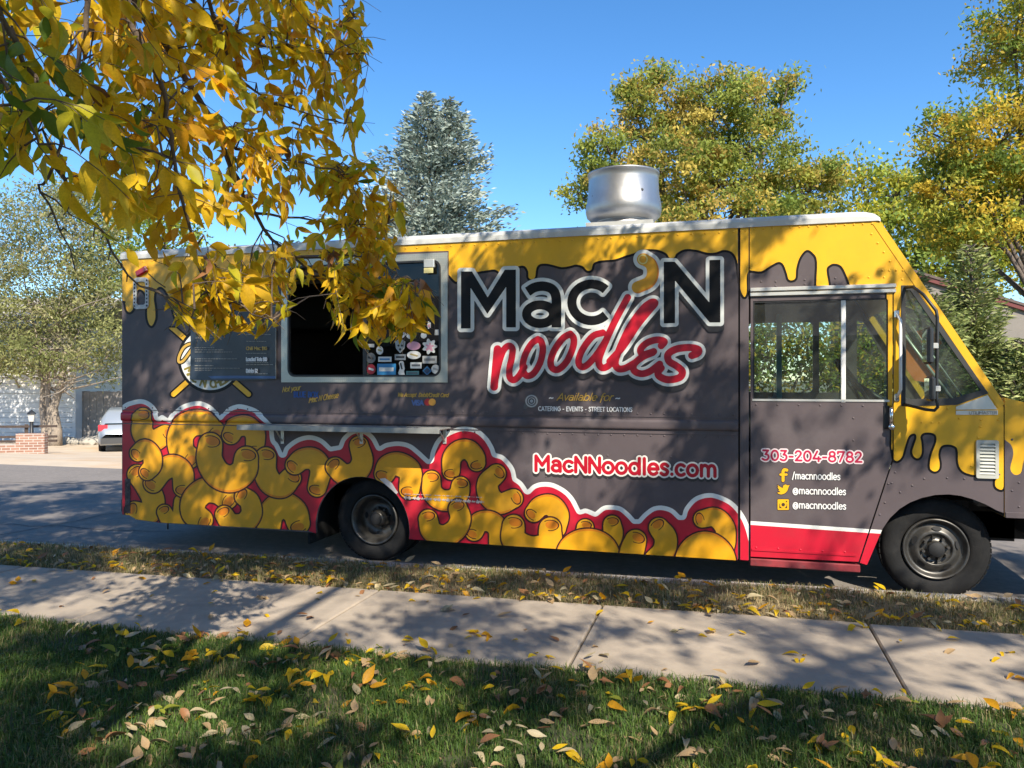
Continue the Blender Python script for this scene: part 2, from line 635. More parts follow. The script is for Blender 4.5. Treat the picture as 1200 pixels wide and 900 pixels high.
class Print:
    """vinyl graphic: layers of (distance field, mount height, material) on the truck's side"""

    def __init__(self, x0, y0, x1, y1, step=.005, plane=YS, follow=True):
        c = [S(x0, y0, plane), S(x1, y0, plane), S(x0, y1, plane), S(x1, y1, plane)]
        self.xa, self.xb = min(p[0] for p in c), max(p[0] for p in c)
        self.za, self.zb = min(p[1] for p in c), max(p[1] for p in c)
        nx = max(2, int((self.xb - self.xa) / step) + 2)
        nz = max(2, int((self.zb - self.za) / step) + 2)
        self.gx = np.linspace(self.xa, self.xb, nx)
        self.gz = np.linspace(self.za, self.zb, nz)
        Xm, Zm = np.meshgrid(self.gx, self.gz)
        self.X, self.Y, _ = proj(Xm, plane, Zm)
        self.plane, self.follow = plane, follow
        self.v, self.f, self.m = [], [], []

    def layer(self, d, off, mi):
        gx, gz = self.gx, self.gz
        ins = d < 0
        c = ins[:-1, :-1].astype(int) + ins[:-1, 1:] + ins[1:, 1:] + ins[1:, :-1]
        key = {}
        V = self.v

        def vert(k, x, z):
            i = key.get(k)
            if i is None:
                i = len(V)
                key[k] = i
                V.append((x, z, off))
            return i
        for j in range(c.shape[0]):
            row = c[j]
            full = np.flatnonzero(row == 4)
            if len(full):
                br = np.flatnonzero(np.diff(full) > 1)
                st = np.concatenate(([full[0]], full[br + 1]))
                en = np.concatenate((full[br], [full[-1]]))
                for a, b in zip(st, en):
                    self.f.append((vert((j, a), gx[a], gz[j]), vert((j, b + 1), gx[b + 1], gz[j]),
                                   vert((j + 1, b + 1), gx[b + 1], gz[j + 1]), vert((j + 1, a), gx[a], gz[j + 1])))
                    self.m.append(mi)
            for i in np.flatnonzero((row > 0) & (row < 4)):
                cs = ((j, i), (j, i + 1), (j + 1, i + 1), (j + 1, i))
                poly = []
                for q in range(4):
                    (ja, ia), (jb, ib) = cs[q], cs[(q + 1) % 4]
                    da, db = d[ja, ia], d[jb, ib]
                    if da < 0:
                        poly.append(vert((ja, ia), gx[ia], gz[ja]))
                    if (da < 0) != (db < 0):
                        t = da / (da - db)
                        t = min(max(t, .02), .98)
                        k = ('e',) + (min(cs[q], cs[(q + 1) % 4])) + (max(cs[q], cs[(q + 1) % 4]))
                        poly.append(vert(k, gx[ia] + (gx[ib] - gx[ia]) * t, gz[ja] + (gz[jb] - gz[ja]) * t))
                if len(poly) > 2:
                    self.f.append(tuple(poly))
                    self.m.append(mi)
        return self

    def build(self, name, mats, parent):
        if not self.f:
            return None
        A = np.array(self.v)
        y = self.plane - A[:, 2] - (relief(A[:, 1]) if self.follow else 0)
        me = bpy.data.meshes.new(name)
        me.from_pydata(np.column_stack((A[:, 0], y, A[:, 1])).tolist(), [], self.f)
        for m_ in mats:
            me.materials.append(m_)
        me.polygons.foreach_set('material_index', self.m)
        me.update()
        return link(name, me, parent)


# ---- a stroke alphabet (cap height 1, baseline 0)
def arc(cx, cy, rx, ry, a0, a1, n=12):
    return [(cx + rx * math.cos(R(a0 + (a1 - a0) * i / n)), cy + ry * math.sin(R(a0 + (a1 - a0) * i / n))) for i in range(n + 1)]


G = {
    'M': (1.02, [[(.1, 0), (.1, 1), (.51, .38), (.92, 1), (.92, 0)]]),
    'N': (.86, [[(.1, 0), (.1, 1), (.76, 0), (.76, 1)]]),
    'a': (.74, [arc(.36, .44, .27, .28, 140, 0) + [(.63, 0)], arc(.36, .22, .26, .21, 0, 360)]),
    'c': (.70, [arc(.40, .36, .32, .36, 48, 312)]),
    'o': (.82, [arc(.41, .36, .33, .36, 0, 360, 18)]),
    'd': (.84, [arc(.39, .36, .31, .36, 0, 360, 18), [(.72, 1.05), (.72, 0)]]),
    'l': (.30, [[(.15, 1.05), (.15, 0)]]),
    'e': (.76, [[(.08, .37), (.70, .37)] + arc(.39, .36, .31, .36, 5, 318)]),
    's': (.60, [smooth_path([(.52, .60), (.40, .71), (.22, .71), (.11, .58), (.20, .44), (.40, .35), (.51, .22), (.44, .05), (.26, 0), (.08, .10)], 4)]),
    '.': (.28, [[(.14, .05), (.14, .06)]]),
    'm': (1.14, [[(.12, .72), (.12, 0)], arc(.35, .44, .23, .28, 180, 0, 8) + [(.58, 0)], arc(.80, .44, .22, .28, 180, 0, 8) + [(1.02, 0)]]),
    'n': (.78, [[(.12, .72), (.12, 0)], arc(.38, .42, .26, .30, 180, 0, 8) + [(.64, 0)]]),
    '/': (.50, [[(.05, -.12), (.42, 1.08)]]),
    '@': (1.12, [arc(.54, .36, .46, .50, -60, 285, 20), arc(.52, .36, .20, .23, 0, 360), [(.74, .6), (.74, .2), (.86, .12), (.98, .30)]]),
    '-': (.50, [[(.10, .40), (.40, .40)]]),
    '0': (.80, [arc(.40, .5, .31, .5, 0, 360, 18)]),
    '2': (.72, [smooth_path([(.10, .80), (.22, .97), (.44, .98), (.58, .80), (.50, .56), (.10, .03)], 5) + [(.64, .03)]]),
    '3': (.72, [[(.12, 1), (.58, 1), (.33, .60)] + smooth_path([(.36, .60), (.56, .52), (.61, .28), (.46, .03), (.22, .02), (.06, .12)], 4)]),
    '4': (.80, [[(.56, 0), (.56, .0), (.56, .42)], [(.44, 1), (.08, .26), (.74, .26)]]),
    '7': (.72, [[(.08, .82), (.08, 1), (.64, 1), (.26, 0)]]),
    '8': (.76, [arc(.38, .76, .24, .24, 0, 360), arc(.38, .27, .30, .27, 0, 360)]),
    '5': (.72, [[(.58, 1), (.18, 1), (.14, .58)] + smooth_path([(.14, .58), (.40, .60), (.60, .44), (.58, .16), (.36, .0), (.08, .10)], 4)]),
    '1': (.46, [[(.08, .84), (.28, 1), (.28, 0)]]),
    '$': (.64, [smooth_path([(.54, .80), (.40, .93), (.20, .90), (.10, .72), (.22, .56), (.44, .46), (.55, .28), (.44, .08), (.22, .07), (.08, .18)], 4), [(.32, 1.08), (.32, -.08)]]),
    'C': (.86, [arc(.50, .5, .42, .5, 48, 312, 16)]),
    'A': (.88, [[(.04, 0), (.44, 1), (.84, 0)], [(.18, .30), (.70, .30)]]),
    'T': (.76, [[(.03, 1), (.73, 1)], [(.38, 1), (.38, 0)]]),
    'E': (.72, [[(.64, 1), (.12, 1), (.12, 0), (.64, 0)], [(.12, .52), (.58, .52)]]),
    'R': (.78, [[(.12, 0), (.12, 1), (.42, 1)] + arc(.42, .72, .26, .28, 90, -90, 8) + [(.12, .44)], [(.44, .44), (.70, 0)]]),
    'I': (.28, [[(.14, 0), (.14, 1)]]),
    'G': (.92, [arc(.50, .5, .42, .5, 48, 360, 16) + [(.55, .5)]]),
    'V': (.84, [[(.04, 1), (.42, 0), (.80, 1)]]),
    'S': (.70, [smooth_path([(.60, .85), (.44, .99), (.24, .98), (.12, .80), (.22, .60), (.46, .46), (.59, .28), (.48, .04), (.26, 0), (.08, .14)], 4)]),
    'L': (.62, [[(.12, 1), (.12, 0), (.60, 0)]]),
    'O': (.98, [arc(.49, .5, .42, .5, 0, 360, 18)]),
    'B': (.78, [[(.12, 0), (.12, 1), (.40, 1)] + arc(.40, .77, .22, .23, 90, -90, 8) + [(.12, .54)], [(.40, .54)] + arc(.44, .27, .24, .27, 90, -90, 8) + [(.12, 0)]]),
    'U': (.84, [[(.12, 1), (.12, .36)] + arc(.42, .34, .30, .34, 180, 360, 8) + [(.72, 1)]]),
    'X': (.80, [[(.06, 0), (.74, 1)], [(.06, 1), (.74, 0)]]),
    'D': (.86, [[(.12, 0), (.12, 1), (.36, 1)] + arc(.36, .5, .42, .5, 90, -90, 10) + [(.12, 0)]]),
    'H': (.84, [[(.12, 0), (.12, 1)], [(.72, 0), (.72, 1)], [(.12, .5), (.72, .5)]]),
    'W': (1.2, [[(.04, 1), (.32, 0), (.60, 1), (.88, 0), (1.16, 1)]]),
    'v': (.64, [[(.04, .72), (.32, 0), (.60, .72)]]),
    'i': (.28, [[(.14, .72), (.14, 0)], [(.14, .98), (.14, .99)]]),
    'b': (.84, [arc(.45, .36, .31, .36, 0, 360, 16), [(.12, 1.05), (.12, 0)]]),
    'f': (.46, [smooth_path([(.44, 1.0), (.30, 1.04), (.20, .90), (.20, .5), (.20, -.25)], 4), [(.04, .62), (.42, .62)]]),
    'r': (.48, [[(.12, .72), (.12, 0)], arc(.36, .44, .24, .28, 180, 70, 6)]),
    'p': (.84, [arc(.45, .36, .31, .36, 0, 360, 16), [(.12, .72), (.12, -.3)]]),
    't': (.48, [[(.2, 1), (.2, .1), (.40, .02)], [(.04, .70), (.40, .70)]]),
    'u': (.78, [[(.12, .72), (.12, .30)] + arc(.38, .28, .26, .28, 180, 360, 8) + [(.64, .72)]]),
    'y': (.66, [[(.04, .72), (.34, .02)], [(.62, .72), (.20, -.30)]]),
    'h': (.78, [[(.12, 1.05), (.12, 0)], arc(.38, .42, .26, .30, 180, 0, 8) + [(.64, 0)]]),
    'k': (.68, [[(.12, 1.05), (.12, 0)], [(.56, .72), (.14, .32)], [(.28, .44), (.60, 0)]]),
    '~': (.60, [smooth_path([(.06, .38), (.20, .48), (.38, .38), (.54, .48)], 4)]),
    ' ': (.42, []),
}


def text_paths(s, p0, p1, h, h1=None, slant=0.0, gap=.0):
    """strokes of s in picture units, fitted between the two ends of its baseline"""
    h1 = h1 or h
    tot = sum(G[ch][0] + gap for ch in s) - gap
    out, x = [], 0.0
    for ch in s:
        for path in G[ch][1]:
            q = []
            for (gx, gy) in path:
                t = (x + gx + slant * gy) / tot
                hh = h + (h1 - h) * t
                q.append((p0[0] + (p1[0] - p0[0]) * t, p0[1] + (p1[1] - p0[1]) * t - gy * hh))
            out.append(q)
        x += G[ch][0] + gap
    return out


def sd_paths(X, Y, paths, w):
    d = np.full(X.shape, 1e3)
    for p in paths:
        d = np.minimum(d, sd_path(X, Y, p, 0))
    return d - w


def write(name, parent, paths, w, mats, outline=0.0, shadow=None, off=.004, step=.0035, plane=YS, pad=4, follow=True):
    xs = [p[0] for q in paths for p in q]
    ys = [p[1] for q in paths for p in q]
    pad += outline
    pr = Print(min(xs) - pad, min(ys) - pad, max(xs) + pad, max(ys) + pad + (6 if shadow else 0), step, plane, follow)
    d = sd_paths(pr.X, pr.Y, paths, w)
    k = 0
    if shadow:
        d2 = sd_paths(pr.X - shadow[0], pr.Y - shadow[1], paths, w + outline)
        pr.layer(d2, off, k)
        k += 1
    if outline:
        pr.layer(d - outline, off + .0008, k)
        k += 1
    pr.layer(d, off + .0016, k)
    return pr.build(name, mats, parent)


# ------------------------------------------------------------------ the food truck
TW = 2.25                                  # body width
YF = YS + TW
truck = empty('food_truck', (S(432, 640)[0], YS + TW / 2, 0))
tag(truck, 'grey, yellow and red food truck with macaroni graphics parked along the kerb', 'food truck')


def PX(pts, Y=YS):
    return [S(x, y, Y) for x, y in pts]


X_REAR = S(143, 450)[0]
X_SEAM = S(865.2, 450)[0]
Z_BOT, Z_TOP = .252, 2.803
# wheel arch of the rear axle
RC = S(424, 619)
RR = .452


def arch_pts(c, r, a0, a1, n=28):
    return [(c[0] + r * math.cos(R(a0 + (a1 - a0) * i / n)), c[1] + r * math.sin(R(a0 + (a1 - a0) * i / n))) for i in range(n + 1)]


def rrect(x0, z0, x1, z1, r, n=6):
    out = []
    for cx, cz, a in ((x1 - r, z1 - r, 0), (x0 + r, z1 - r, 90), (x0 + r, z0 + r, 180), (x1 - r, z0 + r, 270)):
        for i in range(n + 1):
            t = R(a + 90 * i / n)
            out.append((cx + r * math.cos(t), cz + r * math.sin(t)))
    return out


# serving window
wx0, wz0 = S(338, 441.5)
wx1 = S(517, 441.5)[0]
wz1 = S(517, 304.5)[1]
hole = rrect(wx0, wz0, wx1, wz1, .07)
sa = math.asin((Z_BOT - RC[1]) / RR)
low = [(X_REAR, RAIL0), (X_REAR, S(143, 603)[1]), S(152, 604), S(160, 609), S(186, 612.5), (RC[0] - RR * math.cos(sa), Z_BOT + .004)]
low += arch_pts(RC, RR, 180 - math.degrees(sa), math.degrees(sa))[1:]
low += [(X_SEAM, Z_BOT), (X_SEAM, RAIL0)]
MB().panel(low[::-1]).build('lower_side_panel', M_GREY, truck)
MB().panel([(X_REAR, RAIL1), (X_SEAM, RAIL1), (X_SEAM, Z_TOP), (X_REAR, Z_TOP)], [hole]).build('upper_side_panel', M_GREY, truck)
# rub rail, a rolled moulding
n = 12
prof = [(RAIL0 + (RAIL1 - RAIL0) * (1 - math.cos(math.pi * i / n)) / 2) for i in range(n + 1)]
vs = [(x, YS - float(relief(np.array(z))) + .0, z) for x in (X_REAR, X_SEAM) for z in prof] + [(x, YS + .015, z) for x in (X_REAR, X_SEAM) for z in (RAIL0, RAIL1)]
fs = [(i, i + n + 1, i + n + 2, i + 1) for i in range(n)]
MB().add(vs, fs, 0, True).build('rub_rail', M_GREY, truck)
MB().box(X_REAR + .01, X_SEAM - .01, YS - .006, YS + .001, RAIL0 - .03, RAIL0 - .022).box(X_REAR + .01, X_SEAM - .01, YS - .006, YS + .001, RAIL1 + .020, RAIL1 + .026).build('panel_lip', M_GREY, truck)

# pillar between the box and the cab, the cab's side, door
xp0, xp1 = S(867.2, 450)[0], S(877.6, 450)[0]
MB().panel([(xp0, Z_BOT - .004), (xp1, Z_BOT - .004), (xp1, Z_TOP), (xp0, Z_TOP)]).build('corner_pillar', M_GREY, truck)
MB().box(X_SEAM - .01, xp1, YS + .022, YS + .035, Z_BOT + .02, Z_TOP - .01).build('seam_backing', M_DARK, truck)
ARCH = [(1176, 601), (1168, 598), (1155, 591), (1140, 585), (1126, 581), (1112, 579.3), (1096, 580), (1080, 583.5), (1066, 589), (1054, 596.5), (1043, 607), (1034, 620), (1028, 634), (1022, 648), (1016, 662)]
cab = [(878.6, 265.3), (950, 261.5), (1012, 258.3), (1024, 259.5), (1031, 264), (1172, 470), (1176, 477)] + ARCH + [(1007.6, 659.5), (1047.3, 538), (1047.3, 341.8), (878.6, 348)]
qwin = [(1058.5, 338), (1068.5, 337.3), (1152, 459), (1119, 469.5), (1058.5, 471)]
MB().panel(PX(cab)[::-1], [PX(qwin)]).build('cab_side_panel', M_GREY, truck)
door_poly = [(879.6, 348.6), (1045.6, 342.6), (1045.6, 537.6), (1006, 658.2), (879.6, 652)]
dwin = [(882.4, 353), (1038, 349.2), (1040.5, 352), (1040.5, 470.3), (882.4, 468.3)]
door = MB().panel(PX(door_poly)[::-1], [PX(dwin)], y0=YS - .004, t=.03).build('cab_door', M_GREY, truck)
tag(door, 'cab door with sliding window and social media names')
m = MB()
m.box(*[S(881, 0)[0], S(1003, 0)[0]], YS - .012, YS - .003, S(950, 648.7)[1], S(950, 646.3)[1])
m.build('kick_strip', M_RED, door)
m = MB()
x0, z0 = S(879, 657)
x1, _ = S(1008, 657)
m.box(x0, x1, YS - .01, YS + .35, .205, .262, 0, .006)
m.build('door_step', mat('scuffed_red_metal', (.25, .03, .035), rough=.55, var=.5, scale=9, dirt=(.06, .05, .05), dirt_scale=7, dirt_amt=.8), truck)
# window lip, dividers, glass
x0, z0 = S(881.5, 469.2)
x1, z1 = S(1042, 471.4)
MB().box(x0, x1, YS - .010, YS - .0041, z0 - .004, z0 + .012).build('window_sill', M_ALU, door)
fr = MB()
zt = S(960, 351)[1]
for (a, b) in ((881.8, 884.2), (1039.3, 1041.5)):
    fr.box(S(a, 0)[0], S(b, 0)[0], YS + .002, YS + .022, z0, zt + .008)
fr.box(S(881.8, 0)[0], S(1041.5, 0)[0], YS + .001, YS + .023, zt - .012, zt + .02)
fr.build('window_frame', M_BLKP, door)
MB().box(S(985.5, 0)[0], S(991, 0)[0], YS - .006, YS + .012, z0 - .012, S(988, 352)[1], 0, .003).build('window_divider', mat('white_metal', (.74, .73, .70), rough=.4), door)
MB().sheet(PX([(881.5, 352), (988.5, 349.5), (988.5, 470.5), (881.5, 468.5)])[::-1], YS + .014).build('sliding_window_pane', M_GLASS, door)
MB().sheet(PX([(987.5, 350), (1041, 348.5), (1041, 471), (987.5, 470)])[::-1], YS + .0065).build('fixed_window_pane', M_GLASS, door)
# door handle
m = MB()
hx, hz = S(1040.5, 489)
m.box(hx - .030, hx + .030, YS - .014, YS - .0035, hz - .085, hz + .085, 0, .008)
m.build('handle_plate', M_BLKP, door)
m = MB()
m.tube([(hx + .012, YS - .016, hz + .08), (hx + .014, YS - .05, hz + .055), (hx + .014, YS - .052, hz - .035), (hx + .012, YS - .016, hz - .06)], .013, 10)
m.lathe([(0, -.045), (.020, -.045), (.020, -.01), (.02, 0)], (hx + .016, YS - .012, hz - .068), 'y', 16)
m.build('door_handle', M_CHR, door)
# drip rail over the door
MB().box(S(879, 0)[0], S(1049.5, 0)[0], YS - .022, YS - .001, S(960, 345.5)[1], S(960, 341)[1], 0, .004).box(S(879, 0)[0], S(1049.5, 0)[0], YS - .030, YS - .001, S(960, 340)[1], S(960, 335.3)[1], 0, .005).build('drip_rail', M_ALU, truck)
# quarter window
MB().sheet(PX([(1057, 336), (1069, 336), (1154, 460), (1120, 471), (1057, 472)])[::-1], YS + .008).build('quarter_window', M_GLASS, truck)
qo = PX([(1056, 334.5), (1070, 334.5), (1158, 461), (1121, 474.5), (1056, 476)])
qi = PX([(1061, 340), (1066.5, 340), (1149, 457.5), (1118, 466.5), (1061, 468)])
MB().panel(qo[::-1], [qi], y0=YS - .007, t=.016).build('quarter_window_gasket', mat('window_rubber', (.03, .03, .03), rough=.6), truck)
# roof cap: rounded edge along the whole length, windshield slope
XR0, XR1 = X_REAR - .01, S(1022, 258)[0]
prof = []
for i in range(9):
    a = math.pi / 2 * i / 8
    prof.append((YS - .012 + .06 * (1 - math.sin(a)) * 1.0, Z_TOP - .004 + .075 * math.sin(a) * 0 + .0))
edge = [(YS - .014, Z_TOP - .006), (YS - .014, Z_TOP + .035), (YS - .004, Z_TOP + .058), (YS + .022, Z_TOP + .074), (YS + .07, Z_TOP + .082), (YS + .6, Z_TOP + .10), (YS + TW / 2, Z_TOP + .108)]
edge = edge + [(2 * (YS + TW / 2) - y, z) for y, z in edge[::-1][1:]]
k = len(edge)
xs = [XR0, XR1 - .12, XR1 - .04, XR1 + .02, XR1 + .055]
zo = [0, 0, -.006, -.022, -.05]
vs = [(x, y, z + dz * (1 if z > Z_TOP else 0)) for x, dz in zip(xs, zo) for y, z in edge]
fs = [(i * k + j, (i + 1) * k + j, (i + 1) * k + j + 1, i * k + j + 1) for i in range(len(xs) - 1) for j in range(k - 1)]
fs = [f[::-1] for f in fs] + [tuple(range(k))]
MB().add(vs, fs, 0).build('roof_cap', M_ALUR, truck)
# windshield slope: pillars and glass
ax, az = S(1028, 261)
bx, bz = S(1171, 471)
sl = Vector((bx - ax, 0, bz - az)).normalized()
nn = Vector((-sl.z, 0, sl.x)) if -sl.z > 0 else Vector((sl.z, 0, -sl.x))


def slope_pt(t, y, lift=0.0):
    return (ax + (bx - ax) * t + nn.x * lift, y, az + (bz - az) * t + nn.z * lift)


def slope_slab(m, t0, t1, y0, y1, lo, hi):
    vs = [slope_pt(t, y, l) for t in (t0, t1) for y in (y0, y1) for l in (lo, hi)]
    m.add(vs, [(0, 1, 3, 2), (4, 6, 7, 5), (0, 4, 5, 1), (2, 3, 7, 6), (0, 2, 6, 4), (1, 5, 7, 3)])


for ya, yb in ((YS - .006, YS + .07), (YF - .07, YF + .006)):
    m = MB()
    slope_slab(m, -.02, 1.02, ya, yb, -.03, .022)
    m.build('windshield_pillar', M_YEL, truck)
m = MB()
slope_slab(m, -.02, .40, YS + .07, YF - .07, -.02, .012)
m.build('windshield_header', M_YEL, truck)
m = MB()
slope_slab(m, .40, 1.0, YS + TW / 2 - .03, YS + TW / 2 + .03, -.015, .014)
m.build('windshield_post', M_BLKP, truck)
for ya, yb in ((YS + .07, YS + TW / 2 - .03), (YS + TW / 2 + .03, YF - .07)):
    m = MB()
    m.add([slope_pt(.40, ya), slope_pt(1.0, ya), slope_pt(1.0, yb), slope_pt(.40, yb)], [(0, 1, 2, 3)])
    m.build('windshield_pane', M_GLASS, truck)
# hood and front
hx0 = S(1177.4, 470)[0]
hz_ = S(1177, 466)[1]
hood = [(hx0, S(1177, 606)[1]), (2.16, S(1177, 606)[1] - .01), (2.42, .78), (2.44, 1.10), (2.40, 1.34), (2.28, 1.40), (hx0, hz_)]
m = MB()
m.panel(hood, y0=YS + .001, t=TW - .002)
m.build('hood', M_YEL, truck)
MB().box(2.10, 2.62, YS + .02, YF - .02, .48, .70, 0, .02).build('front_bumper', M_DARK, truck)
MB().box(2.441, 2.46, YS + .45, YF - .45, .82, 1.2, 0, .006).build('grille', M_BLKP, truck)
for y in (YS + .25, YF - .25):
    MB().lathe([(0, -.02), (.09, -.02), (.10, .02)], (0, 0, 0), 'z', 20).build('headlight', M_CHR, truck).matrix_basis = Matrix.Translation((2.45 - truck.location.x, y - truck.location.y, 1.0)) @ Matrix.Rotation(R(90), 4, 'Y')
MB().box(S(1176, 0)[0] - .001, S(1177.4, 0)[0] + .02, YS + .012, YF, .665, S(1176, 478)[1] - .03).build('cowl_gap', M_DARK, truck)
m = MB()
m.box(hx0 + .004, hx0 + .40, YS - .007, YS + .0005, S(1177, 606)[1] - .004, S(1177, 600)[1], 0, .002)
m.build('hood_trim', M_GREY, truck)

# far side, rear, floor, partition
far_low = [(X_REAR, .26), (RC[0] - .46, .26), (RC[0] - .46, .75), (RC[0] + .46, .75), (RC[0] + .46, .26), (.85, .26), (.85, .78), (1.88, .78), (1.88, 1.47), (1.09, Z_TOP), (X_REAR, Z_TOP)]
fh1 = rrect(*S(884, 468), *S(990, 356), .04)
fh1 = [(x, z) for x, z in rrect(S(884, 468)[0], 1.50, S(990, 356)[0], 2.22, .05)]
fh2 = [(S(1000, 0)[0], 1.50), (S(1042, 0)[0], 1.50), (S(1042, 0)[0], 2.22), (S(1000, 0)[0], 2.22)]
fh3 = [(S(1062, 0)[0], 1.46), (1.70, 1.46), (S(1072, 0)[0], 2.22), (S(1062, 0)[0], 2.22)]
MB().panel(far_low, [fh1, fh2, fh3], y0=YF - .03, t=.03).build('far_side_panel', M_GREY, truck)
MB().box(X_REAR, X_REAR + .03, YS + .021, YF - .031, .32, Z_TOP).build('rear_panel', M_GREY, truck)
MB().box(X_REAR + .03, 1.75, YS + .36, YF - .031, .66, .72).box(X_REAR + .03, RC[0] - .5, YS + .036, YS + .36, .66, .72).box(RC[0] + .5, .8, YS + .036, YS + .36, .66, .72).build('floor', M_INT, truck)
MB().box(X_SEAM - .10, X_SEAM - .06, YS + .036, YF - .9, .72, Z_TOP).build('partition', M_INT, truck)
MB().box(1.70, 1.90, YS + .036, YF - .04, .72, 1.40, 0, .03).build('dashboard', M_BLKP, truck)
# chassis
for y in (YS + .55, YF - .55):
    MB().box(X_REAR + .1, 2.2, y - .05, y + .05, .42, .62).build('frame_rail', M_DARK, truck)
FW = S(1103, 649)
RW = S(431, 623)
FW = (FW[0], .378)
RW = (RW[0], .378)
for (wx, wz) in (FW, RW):
    MB().tube([(wx, YS + .2, wz), (wx, YF - .2, wz)], .06, 10).build('axle', M_DARK, truck)
MB().box(-1.9, -.2, YS + .2, YS + .7, .34, .64, 0, .03).build('fuel_tank', M_DARK, truck)
# black liner pieces of the wheel wells
for c, w_ in ((RC[0], .56), (FW[0], .62)):
    MB().box(c - w_, c + w_, YS + .50, YS + .52, .40, .70 if c < 0 else .85).box(c - w_, c + w_, YS + .03, YS + .52, .845, .86).build('wheel_well_liner', M_DARK, truck)


def wheel(x, y, z, dish, name='wheel'):
    """tyre lying in the xz plane, outer face at y"""
    w = MB()
    w.lathe([(.225, .02), (.245, -.004), (.30, -.010), (.345, -.004), (.364, .018), (.376, .05), (.378, .11), (.376, .17), (.364, .20), (.34, .22), (.225, .21)], (x, y, z), 'y', 56)
    for k in range(56):                                       # tread blocks
        a = 2 * math.pi * k / 56
        for yy in (.055, .115):
            p = Vector((x + .377 * math.cos(a), y + yy, z + .377 * math.sin(a)))
            t = Vector((-math.sin(a), 0, math.cos(a))) * .016
            rr = Vector((math.cos(a), 0, math.sin(a))) * .006
            d = Vector((0, .026, 0))
            w.add([p - t - d - rr, p + t - d - rr, p + t + d - rr, p - t + d - rr, p - t - d + rr * .2, p + t - d + rr * .2, p + t + d + rr * .2, p - t + d + rr * .2],
                  [(4, 5, 6, 7), (0, 1, 5, 4), (1, 2, 6, 5), (2, 3, 7, 6), (3, 0, 4, 7)])
    tyre = w.build(name, M_RUB, truck)
    r_ = MB()
    if dish:
        prof = [(.226, .0), (.222, -.012), (.212, -.012), (.205, .0), (.196, .012), (.186, .03), (.178, .10), (.165, .135), (.10, .15), (.075, .12), (.07, .045), (.045, .03), (0, .03)]
    else:
        prof = [(.226, .0), (.222, -.014), (.213, -.014), (.206, -.002), (.198, .012), (.190, .030), (.176, .034), (.166, .028), (.140, .004), (.118, -.010), (.112, -.004), (.108, .012), (.060, .016), (.058, -.022), (.046, -.034), (0, -.036)]
    r_.lathe(prof, (x, y, z), 'y', 56)
    r_.build('rim', M_STEEL, tyre)
    MB().lathe([(0, -.004), (.050, -.004), (.056, .004), (.056, .03)], (x, y - (.036 if not dish else -.02), z), 'y', 24).build('hub_cap', M_DARK, tyre)
    lug = MB()
    for k in range(8):
        a = 2 * math.pi * k / 8 + .2
        lug.lathe([(0, -.03), (.011, -.03), (.013, 0), (.013, .03)], (x + .085 * math.cos(a), y + (.006 if not dish else .13), z + .085 * math.sin(a)), 'y', 6, smooth=False)
    lug.build('lug_nuts', M_STEEL, tyre)['kind'] = 'stuff'
    for k in range(5 if not dish else 4):
        a = 2 * math.pi * k / (5 if not dish else 4) + 1.50
        rr, yy = (.151, .009) if not dish else (.142, .139)
        cx, cz = x + rr * math.cos(a), z + rr * math.sin(a)
        pts = []
        tv, rv = (-math.sin(a), math.cos(a)), (math.cos(a), math.sin(a))
        for q in range(14):
            b = 2 * math.pi * q / 14
            pts.append((cx + tv[0] * .032 * math.cos(b) + rv[0] * .015 * math.sin(b), y + yy - .006 - (0.0125 * math.sin(b) * (-1 if not dish else 0)), cz + tv[1] * .032 * math.cos(b) + rv[1] * .015 * math.sin(b)))
        MB().add(pts, [tuple(range(14))]).build('hand_hole', M_DARK, tyre)
    return tyre


wheel(FW[0], YS + .16, FW[1], False)
wheel(FW[0], YF - .28, FW[1], False)
wheel(RW[0], YS + .13, RW[1], True)
wheel(RW[0], YS + .36, RW[1], True)
wheel(RW[0], YF - .28, RW[1], True)
MB().box(RW[0] - .62, RW[0] - .60, YS + .05, YS + .6, .14, .66).build('mud_flap', M_RUB, truck)

# ---- serving window
fx0, fz0 = S(330.4, 448)
fx1 = S(525, 449)[0]
fz1 = S(525.5, 296)[1]


def plate_mat():
    m_ = mat('diamond_plate', (.50, .49, .42), rough=.42, metal=.7, var=.12, scale=5)
    N, L = m_.node_tree.nodes, m_.node_tree.links
    tc = N.new('ShaderNodeTexCoord')
    mp = N.new('ShaderNodeMapping')
    mp.inputs['Rotation'].default_value = (0, R(45), 0)
    vo = N.new('ShaderNodeTexChecker')
    vo.inputs['Scale'].default_value = 70
    L.new(tc.outputs['Object'], mp.inputs[0])
    L.new(mp.outputs[0], vo.inputs['Vector'])
    bp = N.new('ShaderNodeBump')
    bp.inputs['Strength'].default_value = .8
    bp.inputs['Distance'].default_value = .004
    L.new(vo.outputs['Fac'], bp.inputs['Height'])
    L.new(bp.outputs[0], N['Principled BSDF'].inputs['Normal'])
    return m_


sw = MB().panel([(fx0, fz0), (fx1, fz0), (fx1, fz1), (fx0, fz1)], [rrect(wx0 + .003, wz0 + .003, wx1 - .003, wz1 - .003, .07)], y0=YS - .012, t=.010).build('serving_window_frame', plate_mat(), truck)
MB().panel(rrect(wx0 - .001, wz0 - .001, wx1 + .001, wz1 + .001, .07), [rrect(wx0 + .016, wz0 + .016, wx1 - .016, wz1 - .016, .06)], y0=YS - .016, t=.030).build('gasket', M_BLKP, sw)
wxm = S(427, 0)[0]
MB().box(wxm - .018, wxm + .018, YS + .006, YS + .03, wz0 + .016, wz1 - .016).build('sliding_window_post', M_BLKP, sw)
MB().sheet([(wxm + .018, wz0 + .014), (wx1 - .014, wz0 + .014), (wx1 - .014, wz1 - .014), (wxm + .018, wz1 - .014)], YS + .012).build('window_pane', M_DGLASS, sw)
x0, z0 = S(339, 322)
